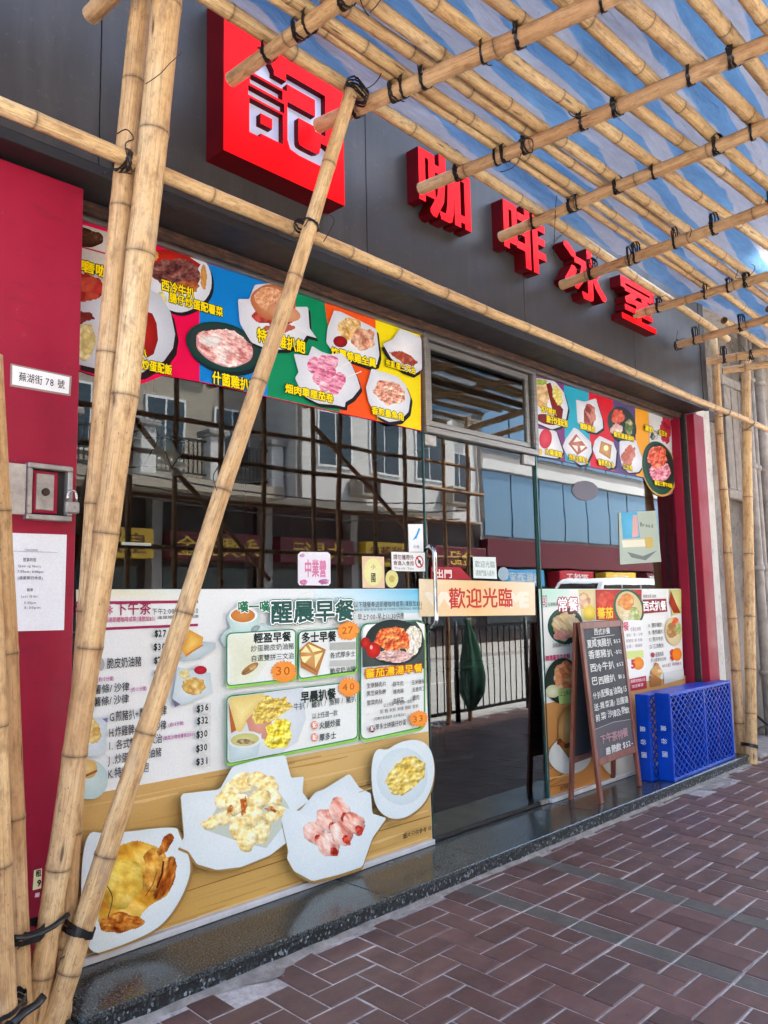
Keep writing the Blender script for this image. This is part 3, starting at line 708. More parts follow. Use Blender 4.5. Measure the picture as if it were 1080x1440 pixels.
# pedestrian railing along the kerb
rl = empty('kerb_railing', (4, -3.42, -.2), 'black steel pedestrian railing along the kerb, reflected in the glass door', 'railing')
zt, zb = .97, ground_z(-3.4)+.1
for k in range(9):
    x = -1.2+k*1.5
    MB().tube([(x, -3.42, ground_z(-3.42)), (x, -3.42, 1.02)], .03, 10).build('post', MT['black_metal'], rl)
    MB().box(x+.03, x+1.47, -3.44, -3.40, zt-.04, zt).build('top_rail', MT['black_metal'], rl)
    MB().box(x+.03, x+1.47, -3.44, -3.40, zb, zb+.035).build('bottom_rail', MT['black_metal'], rl)
    for j in range(1, 12):
        if 4.2 < x < 10: MB().tube([(x+j*.125, -3.42, zb+.03), (x+j*.125, -3.42, zt-.03)], .008, 6, False).build('bar', MT['black_metal'], rl)
# green bag tied to the railing side
bp_ = mirrored(664, 1000, 3.25); bt = mirrored(668, 880, 3.25)
prof = [(.0, 1), (.05, .985), (.03, .93), (.06, .85), (.10, .7), (.14, .5), (.17, .36), (.16, .2), (.09, .08), (.06, .02), (0, 0)]
g_ = MB().lathe((0, 0, 0), prof, 26); hgt = bt.z-bp_.z+.1
def fold(vx, vy, vz):
    a_ = math.atan2(vy, vx); q = 1+.22*math.sin(a_*5+vz*3)+.3*noise.noise((vx*9, vy*9, vz*5)); sh = .05*math.sin(vz*4)
    return (bp_.x+vx*.9*q+sh, bp_.y+vy*.8*q, bp_.z+vz*hgt+.03*noise.noise((vx*9, vy*9, 3)))
g_.v = [fold(*q) for q in g_.v]
g_.build('green_bag', MT['green_net'], None, 'drooping green bag hanging by the kerb, reflected in the glass door', 'bag')
# ================================================================== bamboo scaffold
scaf = empty('bamboo_scaffold', (1.1, -.3, -.08), 'bamboo pole scaffold lashed with black straps, carrying the canopy over the pavement', 'scaffold')
POLES = {}
def bamboo(key, p0, p1, r0, r1, tone=.1, seed=0, bow=.012, gap=.36, n=14, bend=None, z_cut=None, parent=None):
    rg = random.Random(seed*17+5); p0, p1 = Vector(p0), Vector(p1)
    ax = p1-p0; L = ax.length; d = ax.normalized(); u = d.orthogonal().normalized(); w = d.cross(u)
    bu, bw = rg.uniform(-1, 1)*bow, rg.uniform(-1, 1)*bow
    def mid(s):
        q = math.sin(math.pi*s/L)
        k = noise.noise((seed*3.1, s*.9, 0))*.012+noise.noise((seed*2.1, s*3.1, 2))*.003
        p = p0+d*s+u*(bu*q+k)+w*(bw*q+noise.noise((seed*1.7, s*.9, 5))*.012+noise.noise((seed*4.7, s*3.3, 5))*.003)
        if bend: p = p+Vector(bend)*q
        return p
    st = []; s = rg.uniform(.05, gap*.8)
    nodes = []
    while s < L-.03:
        nodes.append(s); s += gap*rg.uniform(.8, 1.15)*(.75+.5*min(1, s/L*1.2))
    st = [(0, 1, 0), (.004, 1.0, 0)]
    for s in nodes: st += [(s-.03, .985, 0), (s-.009, 1.01, .1), (s-.003, 1.045, .45), (s, 1.02, 1), (s+.0035, 1.06, .5), (s+.011, 1.02, .15), (s+.03, .99, 0)]
    prev = 0
    for s in nodes+[L]:
        k = max(1, int((s-prev)/.16))
        st += [(prev+(s-prev)*(j+.5)/k, .97+.02*rg.random(), 0) for j in range(k) if .04 < (s-prev)*(j+.5)/k < s-prev-.04]; prev = s
    st += [(L, 1, 0)]; st = sorted(q for q in st if 0 <= q[0] <= L)
    vs, nod, bco, ton = [], [], [], []
    for s, k, nn in st:
        r = (r0+(r1-r0)*s/L)*k; c = mid(s)
        sgm = sum(1 for q in nodes if q <= s); ton.extend([max(0, min(1, tone+.34*(random.Random(seed*101+sgm*7).random()-.5)))]*n)
        for j in range(n):
            a = 2*math.pi*j/n; rr = r*(1+.02*math.sin(2*a+seed+s*2))
            vs.append(c+(u*math.cos(a)+w*math.sin(a))*rr); nod.append(nn); bco.append((math.cos(a)*.045+seed*1.37, math.sin(a)*.045+seed*.71, s+seed*2.3))
    m = len(st)
    fs = [(i*n+j, i*n+(j+1) % n, (i+1)*n+(j+1) % n, (i+1)*n+j) for i in range(m-1) for j in range(n)]
    sm = [True]*len(fs); mi = [0]*len(fs)
    for e, base in ((0, 0), (1, (m-1)*n)):      # hollow ends
        c = mid(0 if e == 0 else L); r = (r0 if e == 0 else r1); inw = d*(.05 if e == 0 else -.05)
        b = len(vs)
        for off, q in ((Vector((0, 0, 0)), .72), (inw, .7)):
            for j in range(n):
                a = 2*math.pi*j/n; vs.append(c+off+(u*math.cos(a)+w*math.sin(a))*r*q); nod.append(.3); bco.append((0, 0, seed+j*.1)); ton.append(tone)
        for j in range(n):
            k = (j+1) % n
            fs += [(base+j, base+k, b+k, b+j), (b+j, b+k, b+n+k, b+n+j)]; mi += [1, 1]; sm += [False, True]
        fs.append(tuple(b+n+j for j in range(n))); mi.append(1); sm.append(False)
    me = bpy.data.meshes.new('bamboo_pole'); me.from_pydata([tuple(v) for v in vs], [], fs)
    me.materials.append(MT['bamboo']); me.materials.append(MT['bamboo_end'])
    me.polygons.foreach_set('use_smooth', sm); me.polygons.foreach_set('material_index', mi)
    at_ = me.attributes.new('node', 'FLOAT', 'POINT'); at_.data.foreach_set('value', nod)
    at_ = me.attributes.new('tone', 'FLOAT', 'POINT'); at_.data.foreach_set('value', ton)
    at_ = me.attributes.new('bco', 'FLOAT_VECTOR', 'POINT'); at_.data.foreach_set('vector', [q for v in bco for q in v])
    o = link('bamboo_pole', me); world_parent(o, parent or scaf)
    POLES[key] = dict(o=o, p0=p0, p1=p1, r0=r0, r1=r1, d=d, L=L, mid=mid)
    return o
def near(key, p):
    q = POLES[key]; s = max(0, min(q['L'], (Vector(p)-q['p0']).dot(q['d']))); return q['mid'](s), q['r0']+(q['r1']-q['r0'])*s/q['L'], s
def strap(lower, upper, p, seed, wraps=3, tail=True, wide=.008, loose=True):
    """black strap round the crossing of two poles, a part of the lower one"""
    rg = random.Random(seed)
    a, ra, s = near(lower, p); b, rb, _ = near(upper, a)
    d = POLES[lower]['d']; ax = b-a; ax = ax-d*ax.dot(d); gap_ = ax.length
    if gap_ < 1e-4: ax = d.orthogonal(); gap_ = .05
    if gap_ > .2: gap_ = .02
    gap_ *= .4; ax.normalize(); sd = d.cross(ax); mb = MB()
    for k in range(wraps):
        off = (k-(wraps-1)/2)*wide*1.05; pts = []
        for j in range(29):
            t_ = 2*math.pi*j/28; r = (ra if math.cos(t_) < 0 else rb)*1.02+.004
            lift = gap_ if math.cos(t_) > 0 else 0
            pts.append(a+ax*(lift+math.cos(t_)*r)+sd*(math.sin(t_)*((ra+.004) if lift == 0 else max(ra, rb)+.004))+d*(off+.012*math.sin(t_+k)*rg.uniform(.2, 1)))
        # flat band
        vs = []
        for q in pts: vs += [q-d*wide*.5, q+d*wide*.5]
        ctr = a+ax*gap_/2
        vo = [q+(q-ctr).normalized()*.0016 for q in vs]
        nn = len(pts); base = vs+vo; m = len(vs)
        fs = []
        for j in range(nn-1):
            fs += [(m+2*j, m+2*j+2, m+2*j+3, m+2*j+1), (2*j, 2*j+1, 2*j+3, 2*j+2), (2*j, 2*j+2, m+2*j+2, m+2*j), (2*j+1, m+2*j+1, m+2*j+3, 2*j+3)]
        mb.add(base, fs)
    # knot
    kn = a+sd*(ra+.006)*rg.choice((-1, 1))+ax*gap_*.3
    mb.tube([kn+Vector((rg.uniform(-.012, .012), rg.uniform(-.012, .012), rg.uniform(-.012, .012))) for _ in range(6)], .0045, 6)
    if tail:
        for _ in range(rg.choice((1, 2, 2))):
            v = Vector((rg.uniform(-1, 1), rg.uniform(-1, 1), rg.uniform(-.6, .9))).normalized(); q = kn.copy(); pts = [q.copy()]
            tw = Vector((rg.uniform(-1, 1), rg.uniform(-1, 1), rg.uniform(-1, 1)))*1.1; ln = rg.uniform(.05, .16)
            for j in range(10):
                v = (v+v.cross(tw)*.35+Vector((0, 0, -.06))).normalized(); q = q+v*ln/8; pts.append(q.copy())
            mb.tube(pts, .0022, 5)
    o = mb.build('strap', MT['strap'], None); o.parent = POLES[lower]['o']
    o.matrix_parent_inverse = Matrix.Identity(4)
    o.matrix_parent_inverse = parent_world(POLES[lower]['o']).inverted()
    return o
# canopy frame: bearers at right angles to the wall, purlins along it
ZB, ZP = 3.30, 3.372
def line_z(a, b, z, y_end=None, x_ends=None):
    p, q = atz(*a, z), atz(*b, z); d = (q-p)
    if y_end is not None: q = p+d*((y_end-p.y)/d.y)
    if x_ends: p, q = p+d*((x_ends[0]-p.x)/d.x), p+d*((x_ends[1]-p.x)/d.x)
    return p, q
bear = [('a', (325, 112), (485, 0), .036), ('b', (447, 178), (844, 0), .04), ('c', (591, 267), (1080, 62), .037), ('d', (704, 333), (1080, 176), .036), ('e', (789, 402), (1080, 291), .037), ('f', (892, 443), (1080, 390), .036),
        ('g', (949, 486), (1080, 449), .036), ('h', (993, 509), (1080, 495), .04), ('i', (1016, 522), (1080, 513), .04)]
for k, (n_, p, q, r_) in enumerate(bear):
    a, b = line_z(p, q, ZB, -3.35)
    if a.y > -.34: a = at(*p, -.36); a.z = min(a.z, ZB)
    bamboo('B'+n_, a, b, r_*.80, r_*.93, .55+.3*((k*37) % 5)/5, 20+k, .01, .42)
bamboo('Bj', atz(128, 22, ZB), atz(128, 22, ZB)+Vector((.05, -2.6, .02)), .032, .036, .9, 33, .01)
purl = [('1', (297, 0), (1000, 462), .036), ('2', (385, 0), (905, 346), .024), ('c', (415, 0), (910, 340), .031), ('b', (470, 4), (944, 331), .031), ('a', (518, 0), (960, 316), .034), ('d', (607, 0), (960, 257), .036),
        ('e', (690, 0), (967, 211), .034), ('f', (809, 14), (1006, 190), .035), ('g', (883, 0), (1070, 169), .042), ('h', (974, 0), (1080, 123), .038), ('i', (1055, 0), (1080, 32), .036)]
ends = {'1': (1.1, 6.62), '2': (1.0, 5.4), 'c': (.9, 7.0), 'b': (.9, 7.2), 'a': (.95, 7.3), 'd': (.9, 7.3), 'e': (1.1, 7.2), 'f': (.8, 7.4), 'g': (1, 7.4), 'h': (.9, 7.3), 'i': (1, 7.4)}
for k, (n_, p, q, r_) in enumerate(purl):
    zz = ZB+.033+r_*.75
    a, b = line_z(p, q, zz, None, ends[n_]); a.y = max(min(a.y, -.5), -3.3)
    b.y = b.y if abs(b.y-a.y) < .35 else a.y+.35*(1 if b.y > a.y else -1)
    bamboo('P'+n_, a, b, r_*.84, r_*.74, .45*((k*13) % 5)/5, 50+k, .014, .44)
for k, y in enumerate((-2.25, -2.5, -2.78, -3.05, -3.28)):
    bamboo('Q%d' % k, (.5, y, ZP), (7.3, y-.03, ZP), .028, .026, .2, 70+k, .014, .44)
# second layer of purlins running on past the shop
for k, y in enumerate((-.62, -.95, -1.3, -1.75)):
    bamboo('S%d' % k, (6.2, y, ZP+.01), (11.5, y+.02, ZP-.02), .028, .025, .15, 80+k, .014, .44)
# the long ledger in front of the fascia
h0, h1 = at(-40, 131, -.56), at(1100, 613, -.46)
bamboo('H', h0, h1, .027, .023, .12, 3, .004, .40)
# raking and upright poles at the left
eb, et = atz(62, 1480, ground_z(-.4)), atz(496, 122, 3.30)
bamboo('E', eb, et, .036, .026, .3, 4, .004, .46)
cb = atz(42, 1480, ground_z(-.35)); cb.y -= .0
bamboo('C', cb, at(240, -60, -.66), .035, .05, .35, 5, .0, .40, bend=(.03, 0, 0))
bamboo('D', at(84, 1480, -.27), at(206, -60, -.56), .032, .037, .38, 6, .0, .42, bend=(-.03, 0, 0))
bamboo('A', at(4, 1480, -.42), at(-30, 500, -.44), .042, .044, .3, 7, .0, .46)
bamboo('B', at(36, 1480, -.33), at(-12, 500, -.34), .032, .034, .4, 8, .0, .5)
# uprights at the right-hand end
u2b = atz(1056, 1074, ground_z(-.36)); bamboo('U2', u2b, at(1049, 500, -.37), .046, .04, .2, 9, .0, .52)
bamboo('U1', at(1042, 1060, -.27), at(1003, 470, -.36), .04, .032, .35, 10, .0, .5)
# poles along the kerb, toned darkest so the colour carries back-lit shade
for k, x in enumerate((1.2, 2.6, 3.3, 3.82, 4.25, 4.7, 5.39, 5.76, 6.25, 6.8, 7.45, 7.9)):
    bamboo('K%d' % k, (x, -3.28-.04*(k % 2), ground_z(-3.3)), (x+.05*((k*7) % 3-1), -3.26, 4.1), .028, .024, 1, 90+k, .02, .45, 10)
for k, (z, y) in enumerate(((2.9, -3.35), (2.2, -3.36), (3.28, -3.2), (2.55, -3.22), (1.75, -3.36))):
    bamboo('KH%d' % k, (.3, y, z), (8.2, y-.01, z+.04), .026, .022, 1, 100+k, .02, .45, 10)
bamboo('KF', (3.2, -3.39, 3.1), (4.9, -3.39, 1.5), .026, .024, 1, 107, .01, .45, 10)
bamboo('KD', (5.5, -3.38, 3.1), (7.2, -3.38, 1.9), .026, .024, 1, 104, .01, .45, 10)
# lashings at the crossings the photograph shows
sd_ = 0
for n_, *_r in bear:
    for m_, *_q in purl:
        A, B = POLES['B'+n_], POLES['P'+m_]
        # crossing in plan
        da, db = A['p1']-A['p0'], B['p1']-B['p0']; den = da.x*db.y-da.y*db.x
        if abs(den) < 1e-6: continue
        w_ = B['p0']-A['p0']; s_ = (w_.x*db.y-w_.y*db.x)/den; t_ = (w_.x*da.y-w_.y*da.x)/den
        if not (0 < s_ < 1 and 0 < t_ < 1): continue
        c = A['p0']+da*s_; x, y = proj(c)
        if not (-40 < x < 1120 and -40 < y < 560): continue
        sd_ += 1
        if (sd_*7) % 10 < 7 or m_ == '1': strap('B'+n_, 'P'+m_, c, sd_, 2+sd_ % 3, sd_ % 2 == 0)
strap('H', 'D', at(178, 212, -.56), 201, 3); strap('H', 'E', at(428, 328, -.58), 202, 3); strap('E', 'Bb', et, 203, 5); strap('E', 'H', at(430, 325, -.62), 204, 2)
strap('H', 'U1', at(1012, 578, -.42), 205, 3, False); strap('H', 'U2', at(1047, 592, -.42), 206, 3, False)
strap('Bg', 'U1', at(1003, 474, -.36), 207, 3); strap('Bh', 'U2', at(1048, 500, -.37), 208, 3)
strap('U2', 'U1', at(1050, 1048, -.36), 209, 2, False, .016)
strap('E', 'D', at(90, 1308, -.36), 210, 2, True, .016); strap('B', 'C', at(40, 1315, -.36), 211, 2, True, .014); strap('A', 'B', at(8, 1420, -.4), 212, 3, False, .014)
strap('D', 'H', at(175, 215, -.56), 213, 2)
# broad strap pulling the left bundle together
bm_ = [at(20, 1318, -.43), at(38, 1318, -.405), at(58, 1312, -.41), at(76, 1302, -.40), at(97, 1285, -.38)]
o = MB().tube(bm_, .0085, 8, True, .5).build('strap', MT['strap'], None); o.parent = POLES['C']['o']; o.matrix_parent_inverse = parent_world(POLES['C']['o']).inverted()
bm_ = [at(18, 1440, -.47), at(34, 1424, -.45), at(52, 1412, -.43), at(62, 1400, -.42)]
o = MB().tube(bm_, .012, 8, True, .5).build('strap', MT['strap'], None); o.parent = POLES['C']['o']; o.matrix_parent_inverse = parent_world(POLES['C']['o']).inverted()
# loose black wires
def wire(pix, Y, parent, r=.0022):
    pts = [Vector(at(x, y, Y+.02*math.sin(i*1.7))) for i, (x, y) in enumerate(pix)]
    out = []
    for i in range(len(pts)-1):
        p_1, p0, p1, p2 = pts[max(i-1, 0)], pts[i], pts[i+1], pts[min(i+2, len(pts)-1)]
        for k in range(5):
            s = k/5; out.append(.5*((2*p0)+(p1-p_1)*s+(2*p_1-5*p0+4*p1-p2)*s*s+(3*p0-p_1-3*p1+p2)*s**3))
    out.append(pts[-1])
    o = MB().tube(out, r, 5).build('loose_wire', MT['strap'], None); o.parent = POLES[parent]['o']; o.matrix_parent_inverse = parent_world(POLES[parent]['o']).inverted()
wire([(165, 188), (178, 182), (188, 195), (176, 204), (186, 240), (190, 236)], -.63, 'D'); wire([(428, 318), (440, 303), (462, 302), (470, 312), (455, 340)], -.70, 'E')
wire([(793, 213), (784, 270), (781, 295), (779, 360)], -.75, 'Bd'); wire([(760, 352), (790, 330), (775, 345)], -.75, 'Bd', .0018)
wire([(770, 262), (790, 255), (808, 272), (796, 278)], -.85, 'Bd'); wire([(990, 72), (1015, 60), (1010, 86), (990, 92)], -1.75, 'Bc'); wire([(866, 130), (876, 112), (886, 122), (872, 140)], -1.25, 'Bc')
wire([(625, 68), (650, 60), (668, 50), (640, 66)], -.9, 'Bb'); wire([(205, 118), (225, 104), (240, 88), (257, 74)], -.75, 'C', .0016); wire([(148, 1242), (158, 1262), (152, 1290)], -.35, 'E', .0016)
wire([(220, 270), (235, 285), (250, 297)], -.5, 'C', .0016); wire([(305, 690), (300, 670), (308, 655)], -.62, 'E', .0018)
# ================================================================== tarpaulin over the purlins
NX, NY = 260, 130; X0, X1, YA, YB = .45, 7.45, -.62, -3.42
vs, fs = [], []
for i in range(NX+1):
    for j in range(NY+1):
        x = X0+(X1-X0)*i/NX; y = YA+(YB-YA)*j/NY
        yy = y+.05*noise.noise((x*.6, 0, 0))*(1 if j == 0 else .2)
        z = ZB+.115+.03*noise.noise((x*.9, y*2.2, 0))+.020*noise.noise((x*2.2, y*7, 3))+.012*(1-2*abs(noise.noise((x*4, y*9, 1))))+.008*(1-2*abs(noise.noise((x*11, y*8, 7))))
        if y > -.8: z -= .02*(1-abs(y-YA)/.2)
        vs.append((x, yy, z))
for i in range(NX):
    for j in range(NY): a = i*(NY+1)+j; fs.append((a, a+NY+1, a+NY+2, a+1))
MB().add(vs, fs, True).build('canopy_sheet', MT['tarp'], None, 'blue and white striped plastic sheet lying over the bamboo canopy', 'tarpaulin')

# ================================================================== sign box and letters
GL = {}
def glyph(ch):
    """flat triangles of one character: verts (x, y) in em, faces"""
    if ch in GL: return GL[ch]
    c = bpy.data.curves.new('glyph', 'FONT'); c.body = ch; c.size = 1; c.resolution_u = 2; c.fill_mode = 'FRONT'
    o = bpy.data.objects.new('glyph', c); me = bpy.data.meshes.new_from_object(o)
    vs = [(v.co.x, v.co.y) for v in me.vertices]; fs = [tuple(p.vertices) for p in me.polygons]
    bpy.data.objects.remove(o); bpy.data.curves.remove(c); bpy.data.meshes.remove(me)
    GL[ch] = (vs, fs); return GL[ch]
def in_tri(p, a, b, c):
    d1 = (p[0]-b[0])*(a[1]-b[1])-(a[0]-b[0])*(p[1]-b[1]); d2 = (p[0]-c[0])*(b[1]-c[1])-(b[0]-c[0])*(p[1]-c[1]); d3 = (p[0]-a[0])*(c[1]-a[1])-(c[0]-a[0])*(p[1]-a[1])
    return not ((d1 < 0 or d2 < 0 or d3 < 0) and (d1 > 0 or d2 > 0 or d3 > 0))
def fat_glyph(ch, r, rv=None):
    """union of shifted copies: a heavy face; returns verts, letter faces, ground faces inside the em box"""
    vs, fs = glyph(ch); rv = rv or r
    offs = [(sx*r, sy*rv) for sx in (-1, 0, 1) for sy in (-1, 0, 1) if (sx, sy) != (0, 0)]
    pts, edg, tris = [], [], []
    cnt = {}
    for f in fs:
        for i in range(len(f)): e = tuple(sorted((f[i], f[(i+1) % len(f)]))); cnt[e] = cnt.get(e, 0)+1
    rim = [e for e, k in cnt.items() if k == 1]
    for ox, oy in offs:
        b = len(pts); pts += [Vector((x+ox, y+oy)) for x, y in vs]; edg += [(b+a, b+c) for a, c in rim]
        tris += [tuple((vs[i][0]+ox, vs[i][1]+oy) for i in f) for f in fs]
    b = len(pts); pts += [Vector(q) for q in ((-.12, -.22), (1.12, -.22), (1.12, 1.02), (-.12, 1.02))]; edg += [(b, b+1), (b+1, b+2), (b+2, b+3), (b+3, b)]
    ov, oe, of, *_ = delaunay_2d_cdt(pts, edg, [], 1, 1e-5)
    letter, rest_ = [], []
    for f in of:
        c = (sum(ov[i].x for i in f)/3, sum(ov[i].y for i in f)/3); hit = False
        for t_ in tris:
            if any(in_tri(c, t_[0], t_[k], t_[k+1]) for k in range(1, len(t_)-1)): hit = True; break
        (letter if hit else rest_).append(tuple(f))
    return [(v.x, v.y) for v in ov], letter, rest_
def rim_of(fs):
    cnt = {}
    for f in fs:
        for i in range(len(f)): e = (f[i], f[(i+1) % len(f)]); cnt[e] = 1
    return [e for e in cnt if (e[1], e[0]) not in cnt]
def channel_letter(ch, x0, x1, z0, z1, yf, yb, r, label, rv=None):
    ov, let, _ = fat_glyph(ch, r, rv); used = sorted({i for f in let for i in f})
    ux0, ux1 = min(ov[i][0] for i in used), max(ov[i][0] for i in used); uy0, uy1 = min(ov[i][1] for i in used), max(ov[i][1] for i in used)
    mp = lambda p: (x0+(p[0]-ux0)/(ux1-ux0)*(x1-x0), z0+(p[1]-uy0)/(uy1-uy0)*(z1-z0))
    t_ = empty('sign_character', ((x0+x1)/2, yb, z0), label, 'sign letter', 'raised characters on the fascia')
    P2 = [mp(p) for p in ov]
    MB().add([(x, yf, z) for x, z in P2], [tuple(f) for f in let]).build('face', MT['sign_red'], t_)
    rim = rim_of(let); vs = [(x, yf+.0005, z) for x, z in P2]+[(x, yb, z) for x, z in P2]; n = len(P2)
    MB().add(vs, [(a, b, b+n, a+n) for a, b in rim]).build('return', MT['sign_side'], t_)
LYF = FY-.082
def span(x0, y0, x1, y1, Y): return at(x0, y0, Y).x, at(x1, y1, Y).x
for ch, (xa, ya), (xb, yb), zt_, zb_, name in (('咖', (589, 250), (662, 290), (589, 199), (589, 294), 'second'), ('啡', (708, 310), (767, 340), (708, 271), (708, 361), 'third'), ('冰', (794, 380), (852, 400), (800, 335), (800, 409), 'fourth'), ('室', (874, 430), (922, 450), (874, 380), (874, 446), 'last')):
    x0, x1 = span(xa, ya, xb, yb, LYF)
    channel_letter(ch, x0, x1, at(*zb_, LYF).z, at(*zt_, LYF).z, LYF, FY-.001, .024, '%s red raised sign character %s on the charcoal fascia' % (name, ch), .022)
# the square sign box with its cut-out character
BYF = FY-.12
bx0, bx1 = at(314.7, 110, BYF).x, at(484, 240, BYF).x
bz0 = (at(314.7, 210, BYF).z+at(484, 290, BYF).z)/2; bz1 = at(314.7, 13, BYF).z+.07
sb = empty('square_sign_box', ((bx0+bx1)/2, FY, bz0), 'square red sign box with the cut-out character 記, behind the raking bamboo pole', 'sign')
ov, let, rest_ = fat_glyph('記', .026, .026)
cx0, cx1 = at(345, 150, BYF).x, at(465, 200, BYF).x; cz0, cz1 = at(350, 185, BYF).z, at(345, 62, BYF).z
used = [ov[i] for f in let for i in f]; ux0, ux1, uy0, uy1 = min(p[0] for p in used), max(p[0] for p in used), min(p[1] for p in used), max(p[1] for p in used)
lo = (min(p[0] for p in ov), min(p[1] for p in ov)); hi = (max(p[0] for p in ov), max(p[1] for p in ov))
mp = lambda p: (cx0+(p[0]-ux0)/(ux1-ux0)*(cx1-cx0), cz0+(p[1]-uy0)/(uy1-uy0)*(cz1-cz0))
P2 = [mp(p) for p in ov]; (fx0, fz0), (fx1, fz1) = mp(lo), mp(hi)
face = MB().add([(x, BYF, z) for x, z in P2], rest_)
face.add([(bx0, BYF, bz0), (bx1, BYF, bz0), (bx1, BYF, bz1), (bx0, BYF, bz1), (fx0, BYF, fz0), (fx1, BYF, fz0), (fx1, BYF, fz1), (fx0, BYF, fz1)], [(0, 1, 5, 4), (1, 2, 6, 5), (2, 3, 7, 6), (3, 0, 4, 7)])
face.build('front_plate', MT['sign_red'], sb)
n = len(P2); dp = .03
MB().add([(x, BYF+.0003, z) for x, z in P2]+[(x, BYF+dp, z) for x, z in P2], [(a, b, b+n, a+n) for a, b in rim_of(let)]).build('cut_edge', MT['sign_side'], sb)
MB().add([(fx0, BYF+dp, fz0), (fx1, BYF+dp, fz0), (fx1, BYF+dp, fz1), (fx0, BYF+dp, fz1)], [(0, 1, 2, 3)]).build('light_panel', MT['sign_white'], sb)
MB().add([(x, y, z) for y in (BYF+.0004, FY-.001) for x, z in ((bx0, bz0), (bx1, bz0), (bx1, bz1), (bx0, bz1))], [(0, 1, 5, 4), (1, 2, 6, 5), (2, 3, 7, 6), (3, 0, 4, 7)]).build('return', MT['sign_side'], sb)

# ---------------------------------------------------------------- lettering on the shop signs across the street
names = ['力恒食品公司', '皇冠茶莊', '永興五金', '大昌行', '老字號藥房', '金記', '海鮮酒家', '蛋撻王', '美髮屋', '手機通訊', '便利店', '眼鏡城', '洋服', '電器行', '花店', '麵包店', '文具', '鞋店']
for k, (sg, x0, x1, y, z0, z1, m) in enumerate(far_signs):
    s_ = names[k % len(names)]; mb = MB(); st_ = min((x1-x0)/len(s_), (z1-z0)*1.15)
    off = (x0+x1)/2+st_*len(s_)/2           # the signs face +y: they read from +x to -x
    for i, ch in enumerate(s_):
        vs, fs = glyph(ch)
        for ox in (-.02, .02): mb.add([(off-(i+px_+ox)*st_, y+.001*(ox > 0), z0+(py_+.12)*(z1-z0)) for px_, py_ in vs], fs)
    mb.build('lettering', MT['maroon'] if m == 'yellow_sign' else MT['yellow_sign'] if m == 'maroon' else MT['white_plastic'], sg)
